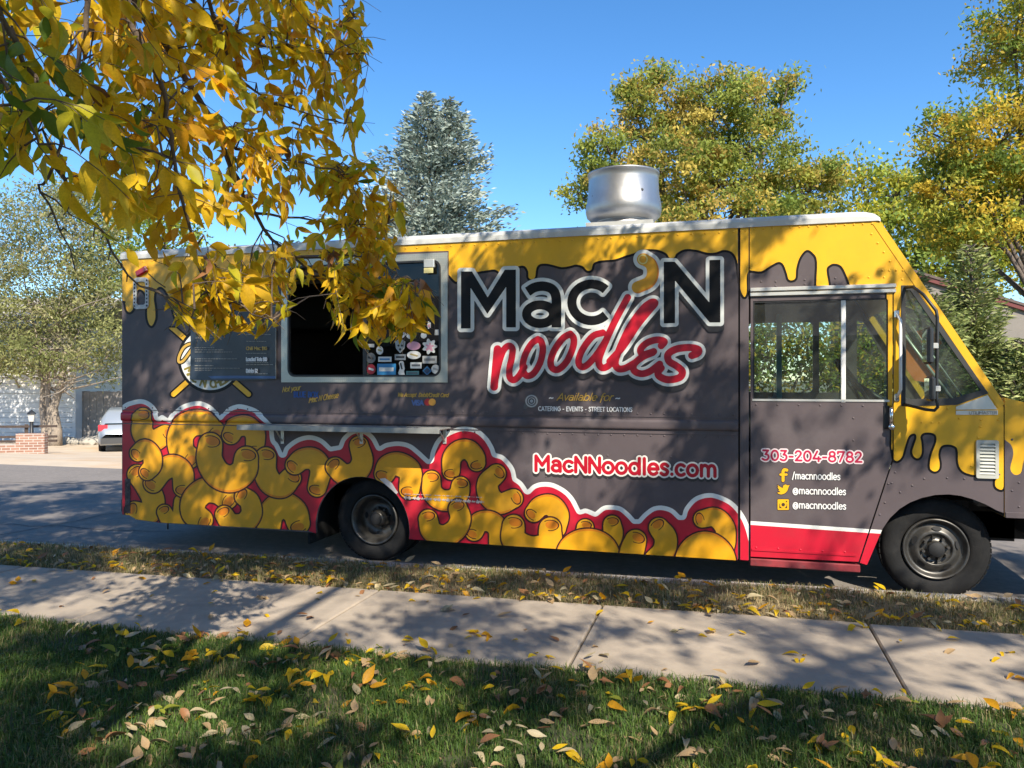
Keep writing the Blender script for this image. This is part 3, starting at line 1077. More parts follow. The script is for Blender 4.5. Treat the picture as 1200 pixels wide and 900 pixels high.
MB().box(x0, wxm - .03, YS + .10, YS + .16, z0, z0 + .05).build('awning_beam', mat('brown_board', (.22, .13, .08), rough=.6, var=.3, scale=8), sw)
x0, z0 = S(497.5, 321)
x1, z1 = S(510, 304)
MB().box(x0, x1, YS - .030, YS + .010, z1 - .075, z1, 0, .008).build('latch_box', M_ALU, sw)
MB().box(x0 + .006, x1 - .006, YS - .034, YS - .029, z0, z1 - .075, 0, .004).build('latch_label', mat('pale_yellow_plate', (.62, .55, .25), rough=.5), sw)
# kitchen inside: counter, shelf and hood
MB().box(X_REAR + .1, X_SEAM - .2, YF - .7, YF - .04, .73, 1.5, 0, .01).box(X_REAR + .4, X_SEAM - .6, YF - .8, YF - .05, 2.2, 2.6, 0, .02).build('kitchen_equipment', mat('dull_steel', (.12, .12, .12), rough=.5, metal=.6), truck)
# ---- shelf under the window
sx0, sz = S(287.5, 499.5)
sx1 = S(533.5, 499.5)[0]
zsh = S(410, 498)[1]
MB().box(sx0 + .12, sx1 - .03, YS - .295, YS - .021, zsh - .016, zsh, 0, .004).box(sx0 + .12, sx1 - .03, YS - .30, YS - .293, zsh - .042, zsh + .004, 0, .002).build('serving_shelf', mat('dull_shelf_metal', (.30, .30, .28), rough=.5, metal=.4, var=.25, scale=9), truck)
for px in (331.5, 424, 521.5):
    bx_, _ = S(px, 0)
    MB().box(bx_ - .016, bx_ + .016, YS - .012, YS - .003, S(px, 520)[1], S(px, 502)[1], 0, .002).tube([(bx_, YS - .012, S(px, 517)[1]), (bx_, YS - .14, zsh - .02)], .007, 6).build('shelf_bracket', M_ALU, truck)
# ---- vent and marker lamp near the rear top corner
vx0, vz0 = S(157.3, 362.5)
vx1, vz1 = S(175, 325)
MB().panel(rrect(vx0, vz0, vx1, vz1, .045), [rrect(vx0 + .035, vz0 + .04, vx1 - .035, vz1 - .04, .025)], y0=YS - .016, t=.013).build('vent_frame', mat('grey_white_plastic', (.50, .50, .49), rough=.5, var=.1), truck)
m = MB()
for z_ in np.linspace(vz0 + .03, vz1 - .03, 8):
    for x_ in (vx0 + .017, vx1 - .017):
        m.lathe([(0, -.004), (.007, -.003), (.009, 0)], (x_, YS - .0162, z_), 'y', 8)
m.build('vent_screws', M_BLKP, truck)
lx, lz = S(167.3, 318.3)
lamp = MB()
lamp.box(-.07, .07, -.03, 0, -.032, .032, 0, .012)
lo = lamp.build('marker_lamp', mat('red_lens', (.30, .008, .012), rough=.2, coat=.6), truck)
lo.matrix_basis = Matrix.Translation((lx - truck.location.x, YS - .001 - truck.location.y, lz)) @ Matrix.Rotation(R(-24), 4, 'Y')
MB().tube([(lx + .07, YS - .006, lz - .02), (lx + .16, YS - .006, lz - .10), (lx + .26, YS - .006, lz - .16)], .004, 6).build('lamp_wire', M_BLKP, truck)
# rear bumper corner
MB().box(X_REAR - .05, X_REAR + .10, YS + .03, YF - .03, .33, .47, 0, .015).build('rear_bumper', M_DARK, truck)
x0, z0 = S(147, 601)
x1, z1 = S(153.5, 561)
MB().box(x0, x1, YS - .008, YS - .0035, z0, z1, 0, .002).build('corner_guard', mat('worn_dark_metal', (.03, .022, .022), rough=.6, var=.6, scale=12, dirt=(.25, .2, .18), dirt_scale=14, dirt_amt=.7), truck)
MB().tube([(X_REAR - .02, YS + .05, S(143, 425)[1]), (X_REAR - .02, YS + .05, S(143, 434)[1])], .022, 8).build('door_stop', M_BLKP, truck)
MB().tube([(S(195, 0)[0], YS + .02, .28), (S(195, 0)[0], YS + .02, .20)], .008, 6).build('drain_pipe', M_BLKP, truck)

# ---- exhaust fan on the roof
fc = at(730.5, 262, 7.15)
fz = 3.045
fan = MB()
prof = [(.262, .0), (.262, .035), (.245, .045), (.25, .052), (.30, .062), (.337, .095), (.350, .145), (.348, .195), (.334, .26), (.325, .33), (.322, .42), (.322, .475), (.331, .480), (.331, .495), (.312, .495), (.308, .42), (.30, .25), (0, .2)]
fan.lathe(prof, (fc.x, fc.y, fz), 'z', 56)
fo = fan.build('exhaust_fan', mat('spun_aluminium', (.40, .40, .41), rough=.42, metal=.9, var=.14, scale=4, bump=.12, bscale=6, bdist=.03, dirt=(.36, .35, .33), dirt_scale=3, dirt_amt=.5), truck)
MB().lathe([(0, -.004), (.012, -.002), (.014, .004)], (fc.x - .245, fc.y - .215, fz + .26), 'y', 8).lathe([(0, -.004), (.012, -.002), (.014, .004)], (fc.x + .20, fc.y - .265, fz + .28), 'y', 8).build('fan_bolts', M_BLKP, fo)
MB().box(fc.x - .30, fc.x + .30, fc.y - .3, fc.y + .3, Z_TOP + .05, fz + .004).build('fan_curb', M_ALU, truck)

# ---- cab details: louvre, badge, mirror, grab handle
lx0, lz0 = S(1143.3, 560)
lx1, lz1 = S(1169.5, 516)
M_LOUV = mat('grey_louvre_paint', (.42, .42, .37), rough=.5, var=.1)
lou = MB().panel(rrect(lx0, lz0, lx1, lz1, .012), [rrect(lx0 + .022, lz0 + .024, lx1 - .022, lz1 - .024, .006)], y0=YS - .020, t=.017).build('louvre_vent', M_LOUV, truck)
MB().box(lx0 + .01, lx1 - .01, YS - .0042, YS - .0032, lz0 + .01, lz1 - .01).build('louvre_back', M_DARK, lou)
for i in range(9):
    z_ = lz0 + .034 + (lz1 - lz0 - .075) * i / 8
    MB().add([(lx0 + .02, YS - .006, z_ + .016), (lx1 - .02, YS - .006, z_ + .016), (lx1 - .02, YS - .022, z_ - .004), (lx0 + .02, YS - .022, z_ - .004),
              (lx0 + .02, YS - .006, z_ + .011), (lx1 - .02, YS - .006, z_ + .011), (lx1 - .02, YS - .020, z_ - .008), (lx0 + .02, YS - .020, z_ - .008)],
             [(3, 2, 1, 0), (4, 5, 6, 7), (3, 7, 6, 2)]).build('louvre_slat', M_LOUV, lou)
bd = MB().panel(PX([(1120, 476.5), (1157, 463), (1168, 479.5), (1120, 480)])[::-1], y0=YS - .008, t=.005).build('badge_plate', mat('satin_silver', (.62, .60, .55), rough=.35, metal=.5), truck)
MB().panel(PX([(1120, 481.3), (1169, 481), (1169, 486), (1120, 486)])[::-1], y0=YS - .008, t=.005).build('name_plate', mat('satin_silver', (.62, .60, .55)), bd)
write('name_lettering', bd, text_paths('UTILIMASTER', (1135, 485.4), (1168, 485.1), 3.2), .35, [mat('grey_ink', (.28, .26, .22))], off=.0095, step=.003)
# mirror assembly stands off the side
YM = YS - .24
m = MB()
arm = [(*S(1060, 338), 0)]
pt = lambda px, py, Y: (S(px, py, Y)[0], Y, S(px, py, Y)[1])
m.tube([pt(1061, 337, YS - .01), pt(1070, 336, YS - .10), pt(1082, 345, YM + .03), pt(1097, 364, YM), pt(1098.5, 372, YM), pt(1098, 420, YM), pt(1097.5, 468, YM), pt(1099, 477, YM), pt(1095, 481, YM), pt(1085, 480, YS - .15), pt(1060, 474, YS - .01)], .011, 8)
mr_ = m.build('mirror_arm', M_BLKP, truck)
for (px, y0_, y1_) in ((1087.5, 384, 427), (1090, 441, 470)):
    xm, zm1 = S(px, y0_, YM)
    _, zm0 = S(px, y1_, YM)
    MB().box(xm - .022, xm + .018, YM - .09, YM + .07, zm0, zm1, 0, .016).build('mirror_head', M_BLKP, mr_)
    MB().box(xm - .024, xm - .0225, YM - .075, YM + .055, zm0 + .015, zm1 - .015).build('mirror_glass', mat('mirror_silver', (.8, .8, .8), rough=.03, metal=1), mr_)
    MB().box(xm + .0, xm + .062, YM - .02, YM + .02, (zm0 + zm1) / 2 - .02, (zm0 + zm1) / 2 + .02, 0, .005).build('mirror_clamp', M_ALU, mr_)
gx, gz0 = S(1053.5, 466)
gz1 = S(1053.5, 368)[1]
M_GRAB = mat('white_metal', (.74, .73, .70))
MB().tube([(gx - .016, YS - .006, gz1), (gx, YS - .05, gz1 - .05), (gx, YS - .055, gz0 + .06), (gx - .014, YS - .006, gz0)], .011, 8).build('grab_handle', M_GRAB, truck)
for z_ in (gz0, gz1):
    MB().box(gx - .032, gx + .002, YS - .014, YS - .0035, z_ - .028, z_ + .028, 0, .006).build('handle_mount', M_CHR, truck)

# ---- inside the cab: seats, steering wheel, orange patches, posts
for y in (YS + .50, YF - .60):
    s_ = MB().box(.12, .60, y - .25, y + .25, 1.05, 1.18, 0, .04).build('seat', M_INT, truck)
    b_ = MB()
    vs = []
    b_.add([(.10, y - .24, 1.16), (.22, y - .24, 1.16), (.22, y + .24, 1.16), (.10, y + .24, 1.16), (-.06, y - .20, 1.72), (.04, y - .20, 1.74), (.04, y + .20, 1.74), (-.06, y + .20, 1.72)],
           [(0, 3, 2, 1), (4, 5, 6, 7), (0, 1, 5, 4), (1, 2, 6, 5), (2, 3, 7, 6), (3, 0, 4, 7)])
    b_.box(-.07, .04, y - .13, y + .13, 1.75, 1.95, 0, .04)
    b_.build('seat_back', M_INT, s_)
    MB().tube([(.35, y, .72), (.35, y, 1.06)], .07, 10).build('seat_post', M_DARK, s_)
cw = Vector((.98, YS + .62, 1.60))
ring = []
for k in range(25):
    a = 2 * math.pi * k / 24
    ring.append(cw + Vector((-.12, 0, .19)) * math.cos(a) + Vector((0, .22, 0)) * math.sin(a))
m = MB().tube(ring, .016, 8, caps=False)
m.tube([cw + Vector((-.12, 0, .19)), cw, cw + Vector((.07, .1, -.16))], .014, 6).tube([cw, cw + Vector((.35, 0, -.22))], .03, 8)
m.build('steering_wheel', M_BLKP, truck)
og = MB()  # flat orange shapes set just behind the quarter glass
og.panel(PX([(1062, 395), (1100, 440), (1085, 448), (1072, 446), (1062, 432)], YS + .07)[::-1], y0=YS + .07, t=.004)
og.panel(PX([(1073, 388), (1092, 384), (1104, 402), (1096, 410), (1085, 410)], YS + .08)[::-1], y0=YS + .08, t=.004)
og.build('orange_patch', mat('matte_orange', (.70, .18, .03), rough=.6), truck)
MB().tube([(1.58, YS + .05, 1.46), (1.18, YS + .05, 2.06)], .012, 6).tube([(1.66, YS + .055, 1.46), (1.30, YS + .055, 2.02)], .006, 6).build('wiper_linkage', M_ALU, truck)
MB().box(.48, .53, YF - .12, YF - .05, 1.4, 2.3).build('far_door_post', mat('teal_edge', (.16, .36, .40), rough=.4), truck)

# ------------------------------------------------------------------ livery
ZT_ = lambda px: proj(S(px, 0)[0], YS, Z_TOP - .001)[1]
BOX = [(143.6, ZT_(143.6)), (864.6, ZT_(864.6)), (864.6, 656.4), (485.5, 632.3)]
BOX += [proj(x, YS, z)[:2] for x, z in arch_pts((RC[0], RC[1]), RR + .004, math.degrees(sa), 180 - math.degrees(sa))]
BOX += [(361, 621.8), (186, 612.2), (160, 608.6), (152, 603.8), (143.6, 602.8)]
PILLAR = [(867.6, ZT_(867.6)), (877.2, ZT_(877.2)), (877.2, 656.6), (867.6, 656)]
CABP = cab
DOORP = door_poly
# yellow cheese with drips
YB = [(100, 349), (143, 352), (147, 356), (148.5, 363), (152, 366), (156, 362), (157.5, 352), (160, 342), (164, 339), (169, 342), (172.5, 350), (173, 373), (177.5, 382), (182, 374), (182, 362), (180.5, 350), (182, 341), (187.5, 336), (194, 340), (200, 352), (205, 371), (210, 376), (215, 370), (218, 352), (225, 343), (236, 340), (246, 346), (252, 352), (256, 346), (258, 333), (264, 327), (270, 330), (272.5, 345), (275, 362), (278, 347), (281, 332), (287, 325), (294, 329), (298, 342), (302, 356), (307, 347), (314, 334), (324, 330), (340, 326), (400, 318), (480, 310), (515, 312), (526, 322), (534, 330), (538, 327), (547, 322), (558, 319), (570, 317), (580, 316), (588, 320), (598, 318), (608, 312), (615, 312), (619, 318), (619.5, 325), (623, 327.5), (627, 325), (628.5, 315), (632, 310), (640, 309), (650, 311), (658, 313), (667, 312), (675, 310), (683, 312), (688, 317), (693, 316), (696, 308), (707, 305), (720, 304), (732, 300), (742, 297), (752, 293), (762, 292), (772, 293), (781, 297), (784.5, 302), (790, 302), (793, 297), (803, 292), (817, 293), (828, 296), (838, 296), (848, 293), (857, 295), (862.5, 302), (865, 313), (867.3, 335), (869, 343), (872.5, 348), (875, 342), (875, 325), (877, 318), (880, 317), (892, 318), (902, 312), (912, 307), (918, 310), (922, 320), (924, 327), (927.5, 328.5), (932, 326), (933, 315), (937, 302), (945, 293), (953, 297), (957.5, 307), (957.5, 340), (971, 340), (968.5, 317), (972, 311), (978, 309), (986, 312), (992, 323), (998, 340)]
YL = [(1039, 340), (1040, 480), (1044.5, 500), (1044.5, 523), (1046, 531), (1047.5, 538.5), (1052, 540), (1057, 535), (1060.5, 523), (1065, 511), (1071.5, 508), (1074, 512.5), (1071, 522), (1069, 530), (1072, 536), (1077, 536.5), (1080, 530), (1079.5, 518), (1078.5, 512), (1082, 507.5), (1090, 507), (1096.5, 510), (1097, 518), (1092.5, 530), (1090, 540), (1090, 549), (1095, 552.5), (1100, 550), (1101, 543), (1099.5, 533), (1102, 524), (1108, 521), (1117, 522), (1122, 527), (1123, 543), (1128, 552), (1138, 556), (1147, 556), (1158, 552), (1166, 556), (1166, 568), (1169, 572.5), (1175, 573), (1176.5, 560), (1177, 519), (1179.5, 517), (1185, 522), (1187.5, 532), (1184, 548), (1187, 555), (1192, 556.5), (1197, 553), (1199, 543), (1203, 534), (1211, 540), (1214, 556), (1221, 560), (1228, 552), (1232, 535)]
YPOLY = [tuple(p) for p in smooth_path(YB, 4)] + [tuple(p) for p in smooth_path(YL, 4)] + [(1260, 520), (1260, 150), (100, 150)]


def cheese(bbox, clip, plane=YS, base=.0012):
    pr = Print(*bbox, step=.005, plane=plane, follow=False)
    d = sd_poly(pr.X, pr.Y, YPOLY)
    c = sd_poly(pr.X, pr.Y, clip) if clip else -1e3
    pr.layer(np.maximum(d - 2.6, c), base, 0)
    pr.layer(np.maximum(d, c), base + .0010, 1)
    pr.build('cheese_drip_graphic', [M_BLK, M_YEL], truck)


WOUT = [(330.4 - 1, 300), (526, 294), (526, 450), (329.4, 449)]


def cut(clip_d, X, Y, poly):
    return np.maximum(clip_d, -sd_poly(X, Y, poly))


pr = Print(143, 262, 866, 385)
d = sd_poly(pr.X, pr.Y, YPOLY)
c = cut(sd_poly(pr.X, pr.Y, BOX), pr.X, pr.Y, [(x, z) for x, z in WOUT])
pr.layer(np.maximum(d - 2.6, c), .0012, 0)
pr.layer(np.maximum(d, c), .0022, 1)
pr.build('cheese_drip_graphic', [M_BLK, M_YEL], truck)
cheese((866.5, 260, 878, 352), PILLAR)
pr = Print(878, 256, 1178, 580, follow=False)
d = sd_poly(pr.X, pr.Y, YPOLY)
c = cut(sd_poly(pr.X, pr.Y, CABP), pr.X, pr.Y, qwin)
pr.layer(np.maximum(d - 2.6, c), .0012, 0)
pr.layer(np.maximum(d, c), .0022, 1)
pr.build('cheese_drip_graphic', [M_BLK, M_YEL], truck)
pr = Print(1036, 340, 1047, 545, step=.004, follow=False)
d = sd_poly(pr.X, pr.Y, YPOLY)
c = cut(sd_poly(pr.X, pr.Y, DOORP), pr.X, pr.Y, dwin)
pr.layer(np.maximum(d - 2.2, c), .0052, 0)
pr.layer(np.maximum(d, c), .0060, 1)
pr.build('cheese_drip_graphic', [M_BLK, M_YEL], door)
# grey lower part of the hood side, below the drips
pr = Print(1176, 500, 1300, 606, step=.005)
d = -sd_poly(pr.X, pr.Y, YPOLY)
hc = sd_poly(pr.X, pr.Y, [proj(x, YS, z)[:2] for x, z in hood])
pr.layer(np.maximum(d, hc), .001, 0)
pr.build('hood_grey_graphic', [M_GREY], truck)

# red cloud with white edge
CB = [(100, 486), (138, 477), (150, 471), (165, 467.8), (176, 471.5), (184, 480), (187.5, 488.5), (192, 486.3), (198.5, 490), (204, 482), (215, 474), (232, 470), (245, 474), (254, 481.5), (259, 487), (266, 479), (274, 475), (284, 474), (300, 479), (311, 488), (318, 495.5), (320.5, 503), (322, 515), (326, 520), (331.3, 531), (335, 523), (348, 513.5), (363, 510), (377, 514), (388, 523.5), (397, 522), (401, 513), (410, 505), (420, 502.3), (430, 504.5), (439, 512), (445, 523), (453, 519), (467, 517.3), (480, 520), (490, 527), (502.5, 538.5), (503.5, 538), (505.5, 528), (512, 515), (522, 507), (536, 501), (547, 500), (560, 503), (571, 512), (578, 523), (581, 531), (590, 534), (598, 542), (603, 550), (605.3, 560), (612, 565), (618.3, 574), (625, 568), (635, 565), (648, 566), (662, 573), (672, 583), (680, 597.5), (687, 596), (697.5, 600), (707, 593), (717, 592), (728, 594), (737, 601), (744, 608.5), (748, 608.5), (755, 601), (765, 594), (776, 592.5), (788, 596), (797, 604), (799.5, 604), (802.5, 595), (812, 584), (823, 579), (835, 578), (848, 582), (860, 589), (871, 602), (878.5, 618), (884, 640)]


def soft(pts, n=5):
    """rounded between the sharp notches"""
    P = [np.array(p, float) for p in pts]
    cusp = [0]
    for i in range(1, len(P) - 1):
        a, b = P[i] - P[i - 1], P[i + 1] - P[i]
        tn = math.degrees(math.atan2(a[0] * b[1] - a[1] * b[0], a @ b))
        if tn < -32:
            cusp.append(i)
    cusp.append(len(P) - 1)
    out = []
    for a, b in zip(cusp, cusp[1:]):
        out += [tuple(p) for p in smooth_path(pts[a:b + 1], n)][:-1]
    return out + [pts[-1]]


CPOLY = soft(CB) + [(900, 760), (60, 760), (60, 486)]
pr = Print(143, 464, 866, 660)
d = sd_poly(pr.X, pr.Y, CPOLY)
c = sd_poly(pr.X, pr.Y, BOX)
pr.layer(np.maximum(np.abs(d + 2.8) - 2.8, c), .0014, 0)
pr.layer(np.maximum(d + 5.3, c), .0018, 1)
pr.build('red_cloud_graphic', [M_WHT, M_RED], truck)
pr = Print(866.5, 580, 878, 660, step=.004)
d = sd_poly(pr.X, pr.Y, CPOLY)
c = sd_poly(pr.X, pr.Y, PILLAR)
pr.layer(np.maximum(d, c), .0014, 0)
pr.layer(np.maximum(d + 5.3, c), .0018, 1)
pr.build('red_cloud_graphic', [M_WHT, M_RED], truck)
BAND = [(870, 609.8), (1040, 621.5), (1040, 680), (870, 680)]
for nm, clip, par, of, bb in (('door_band_graphic', DOORP, door, .0052, (879, 605, 1046, 660)), ('quarter_band_graphic', CABP, truck, .0012, (1000, 610, 1040, 666))):
    pr = Print(*bb, step=.005)
    d = sd_poly(pr.X, pr.Y, BAND)
    c = sd_poly(pr.X, pr.Y, clip)
    pr.layer(np.maximum(d, c), of, 0)
    pr.layer(np.maximum(d + 4.4, c), of + .0006, 1)
    pr.build(nm, [M_WHT, M_RED], par)

# macaroni elbows
ELBOWS = [
    ([(168, 489), (167, 506), (178, 517), (194, 509)], 11.5, 3), ([(250, 505), (240, 496), (223, 497), (212, 510), (213, 528), (221, 536)], 14, 3),
    ([(271, 510), (277, 501), (290, 499), (299, 508), (299, 525)], 11, 3),
    ([(161, 556), (172, 570), (180, 587), (174, 602), (158, 599)], 12, 3), ([(193, 600), (200, 611), (211, 607), (213, 588)], 9, 3),
    ([(180, 566), (190, 552), (203, 546), (214, 554), (215, 571)], 12, 3), ([(162, 531), (170, 525.5), (178, 533), (179, 545), (173, 553)], 10, 3),
    ([(266, 584), (255, 576), (240, 575), (228, 586), (227, 601), (237, 609)], 13.5, 3), ([(315, 622), (318, 602), (331, 592), (345, 599), (350, 613)], 14, 3),
    ([(263, 603), (271, 613), (286, 613), (295, 602), (293, 588), (286, 582)], 11, 3),
    ([(312, 536), (311, 552), (318, 566), (331, 570), (341, 560)], 12.5, 3), ([(247, 521), (246, 539), (256, 556), (272, 561), (286, 552), (289, 537)], 14.5, 3),
    ([(346, 545), (355, 538), (368, 538), (376, 550), (372, 571)], 11.5, 3), ([(393, 547), (404, 556), (418, 553), (425, 540), (421, 522)], 11.5, 3),
    ([(451, 555), (456, 546), (468, 544), (481, 553), (480, 573)], 12.5, 3), ([(529, 552), (530, 537), (538, 528), (549, 527), (557, 535), (559, 542)], 10.5, 3),
    ([(506, 562), (507, 576), (516, 585), (529, 586), (538, 579), (540, 569)], 11, 3), ([(582, 555), (572, 566), (574, 581), (586, 590), (602, 584)], 11.5, 3),
    ([(556, 623), (562, 612), (575, 611), (584, 620), (584, 636)], 11, 1), ([(502, 608), (506, 622), (520, 628), (534, 621), (540, 608), (537, 596)], 11.5, 3),
    ([(626, 601), (634, 593), (646, 592), (655, 603), (653, 619)], 11, 3), ([(602, 616), (603, 633), (623, 643), (643, 637), (645, 619)], 13.5, 3),
    ([(686, 618), (686, 640)], 10, 1), ([(717.5, 614), (718, 628), (708, 648)], 10.5, 1), ([(668, 662), (675, 646), (689, 641), (703, 646), (710, 662)], 20, 0),
    ([(772, 618), (780, 630), (778, 645), (766, 656)], 12, 1), ([(745, 633), (740, 650), (740, 672)], 13, 1),
    ([(823, 608), (838, 606), (849, 617), (851, 632), (850, 643)], 10.5, 1), ([(810, 668), (815, 653), (826, 646), (838, 653), (844, 668)], 21.5, 0),
]
for i, (pts, w, ends) in enumerate(ELBOWS):
    sp = [tuple(p) for p in smooth_path(pts, 6)]
    xs, ys = [p[0] for p in sp], [p[1] for p in sp]
    pr = Print(min(xs) - w - 3, min(ys) - w - 3, max(xs) + w + 3, max(ys) + w + 3, step=.0045)
    c = sd_poly(pr.X, pr.Y, BOX)
    # tube flattened at the ends and swollen in the bend
    d = np.full(pr.X.shape, 1e3)
    m_ = len(sp) - 1
    for k in range(m_):
        t = (k + .5) / m_
        ww = w * (.93 + .15 * math.sin(math.pi * t))
        d = np.minimum(d, seg_d(pr.X, pr.Y, sp[k], sp[k + 1]) - ww)
    o = .0026 + i * .00025
    pr.layer(np.maximum(d - 1.8, c), o, 0)
    pr.layer(np.maximum(d, c), o + .0001, 1)
    # orange rim on the outer side of the bend
    cxm, cym = sum(p[0] for p in sp) / len(sp), sum(p[1] for p in sp) / len(sp)
    sgn = 1 if (pts[0][1] + pts[-1][1]) / 2 < cym else -1
    ins = np.full(pr.X.shape, 1e3)
    for k in range(m_):
        t = (k + .5) / m_
        ins = np.minimum(ins, seg_d(pr.X, pr.Y + 2.3 * sgn, sp[k], sp[k + 1]) - w * (.93 + .15 * math.sin(math.pi * t)))
    endd = np.minimum(np.hypot(pr.X - sp[0][0], pr.Y - sp[0][1]), np.hypot(pr.X - sp[-1][0], pr.Y - sp[-1][1])) - w * 1.15
    pr.layer(np.maximum(np.maximum(np.maximum(d + .2, -ins), -endd), c), o + .00016, 2)
    for e in (0, 1):
        if not (ends >> e) & 1:
            continue
        p, q = (sp[0], sp[2]) if e == 0 else (sp[-1], sp[-3])
        ang = math.atan2(p[1] - q[1], p[0] - q[0])
        ca, sn = math.cos(ang), math.sin(ang)
        ex, ey = p[0] + ca * w * .26, p[1] + sn * w * .26
        de = sd_ell(pr.X, pr.Y, ex, ey, w * .46, w * .74, ang)
        ring_ = np.maximum(de - .40, -(de + .55))
        far = (pr.X - ex) * math.cos(ang + 1.2) + (pr.Y - ey) * math.sin(ang + 1.2)
        pr.layer(np.maximum(sd_ell(pr.X, pr.Y, ex + math.cos(ang + 1.2) * w * .16, ey + math.sin(ang + 1.2) * w * .16, w * .36, w * .56, ang), c), o + .00018, 2)
        pr.layer(np.maximum(np.maximum(ring_, c), -far - w * .34), o + .00021, 0)
    pr.build('macaroni_graphic', [M_LINE, M_MAC, M_MACO], truck)

# the big name
Z6 = lambda pts, o: [(o[0] + x / 6, o[1] + y / 6) for x, y in pts]
O1, O2, O3, O4 = (500, 270), (690, 270), (560, 340), (660, 340)
PM = Z6([(245, 290), (322, 290), (432, 472), (552, 278), (630, 277), (630, 683), (562, 683), (562, 398), (430, 588), (312, 404), (312, 690), (245, 690)], O1)
PN = Z6([(528, 222), (606, 222), (848, 508), (848, 210), (925, 208), (925, 648), (850, 648), (607, 354), (607, 652), (528, 655)], O2)


def butt(pts, w):
    P = [np.array(p) for p in pts]
    Lf, Rt = [], []
    for i, p in enumerate(P):
        t = P[min(i + 1, len(P) - 1)] - P[max(i - 1, 0)]
        t = t / np.linalg.norm(t)
        nrm = np.array((-t[1], t[0])) * w
        Lf.append(tuple(p + nrm))
        Rt.append(tuple(p - nrm))
    return Lf + Rt[::-1]


a_sh = butt(smooth_path(Z6([(712, 432), (762, 402), (830, 394), (890, 420), (914, 490), (914, 683)], O1), 6), 5.6)
cc = arc(693.5, 354.5, 23, 21.4, 44, 316, 30)
c_st = butt([(x, 709 - y) for x, y in cc], 5.4)
pr = Print(526, 280, 862, 420, step=.004)
X, Y = pr.X, pr.Y


def sd_mac(X, Y):
    d = sd_poly(X, Y, PM)
    d = np.minimum(d, sd_poly(X, Y, PN))
    d = np.minimum(d, sd_poly(X, Y, a_sh))
    e = sd_path(X, Y, [(633.3 + 15.8 * math.cos(t), 368.3 + 10.9 * math.sin(t)) for t in np.linspace(0, 2 * math.pi, 28)], 5.3)
    d = np.minimum(d, e)
    return np.minimum(d, sd_poly(X, Y, c_st))


d = sd_mac(X, Y)
sh = sd_mac(X - .5, Y - 7) - 4.0
c = sd_poly(X, Y, BOX)
pr.layer(np.maximum(sh, c), .0112, 0)
pr.layer(np.maximum(d - 4.3, c), .0118, 1)
pr.layer(d, .0124, 2)
pr.build('mac_n_lettering', [mat('shadow_print', (.030, .027, .028), rough=.4), mat('silver_white_vinyl', (.60, .61, .58), rough=.38, var=.05), M_BLK], truck)
# apostrophe elbow
ap = smooth_path(Z6([(388, 205), (438, 240), (452, 305), (424, 365), (345, 402)], O2), 6)
pr = Print(730, 285, 782, 355, step=.004)
d = sd_path(pr.X, pr.Y, ap, 7.0)
d = np.minimum(d, np.hypot(pr.X - 753.6, pr.Y - 304.2) - 7.0)
pr.layer(d - 4.3, .0128, 0)
pr.layer(d, .0134, 1)
ins = np.minimum(sd_path(pr.X + 1.8, pr.Y + 1.0, ap, 6.6), np.hypot(pr.X - 753.6, pr.Y - 304.2) - 7)
pr.layer(np.maximum(d, -ins), .0138, 2)
pr.layer(np.abs(np.hypot(pr.X - 753.6, pr.Y - 304.2) - 5.0) - .7, .0142, 3)
pr.build('apostrophe_elbow', [mat('silver_white_vinyl', (.6, .6, .6)), M_MAC, mat('deep_orange', (.62, .20, .01), rough=.4), mat('pale_yellow', (.70, .60, .22), rough=.4)], truck)
# noodles, brush script
SCR = [
    (Z6([(142, 415), (130, 540), (118, 680)], O3), 4.0), (Z6([(128, 620), (150, 520), (180, 430), (218, 392), (246, 412), (243, 470), (226, 550), (228, 612), (256, 632), (292, 604), (330, 540)], O3), 3.3),
    (Z6([(425, 345), (380, 378), (336, 455), (318, 540), (342, 600), (392, 588), (440, 512), (460, 420), (448, 362), (425, 345)], O3), 3.3),
    (Z6([(652, 308), (600, 340), (542, 420), (514, 500), (528, 550), (572, 556), (630, 498), (672, 400), (676, 340), (652, 308)], O3), 3.4),
    (Z6([(880, 300), (810, 325), (740, 415), (710, 500), (732, 540), (776, 522), (840, 450), (905, 350)], O3), 3.4), (Z6([(1055, 52), (960, 230), (880, 410), (852, 500), (872, 545), (915, 535), (970, 480)], O3), 3.5),
    (Z6([(330, 500), (420, 400), (520, 250), (600, 150), (646, 95), (620, 88), (560, 135), (470, 260), (395, 420), (368, 510), (390, 552), (440, 548), (500, 515)], O4), 3.6),
    (Z6([(690, 392), (712, 362), (660, 350), (590, 372), (545, 418), (565, 452), (638, 432)], O4), 3.5), (Z6([(630, 440), (560, 470), (500, 520), (500, 566), (550, 588), (610, 572), (680, 520)], O4), 3.5),
    (Z6([(905, 460), (945, 445), (950, 418), (890, 404), (800, 414), (740, 450), (745, 500), (800, 535), (838, 572), (820, 614), (740, 630), (680, 608), (668, 578), (690, 548)], O4), 3.7),
]
pr = Print(562, 338, 836, 475, step=.004)


def sd_script(X, Y):
    d = np.full(X.shape, 1e3)
    for pts, w in SCR:
        d = np.minimum(d, sd_path(X, Y, [tuple(p) for p in smooth_path(pts, 5)], w + .55))
    return d


d = sd_script(pr.X, pr.Y)
sh = sd_script(pr.X - .5, pr.Y - 6.5) - 3.6
macd = sd_mac(pr.X, pr.Y)
pr.layer(sh, .0115, 0)
pr.layer(d - 3.7, .0146, 1)
pr.layer(d, .0152, 2)
pr.build('noodles_lettering', [mat('shadow_print', (.03, .03, .03)), mat('silver_white_vinyl', (.6, .6, .6)), mat('deep_red_vinyl', (.44, .006, .020), rough=.36, var=.1, scale=5)], truck)

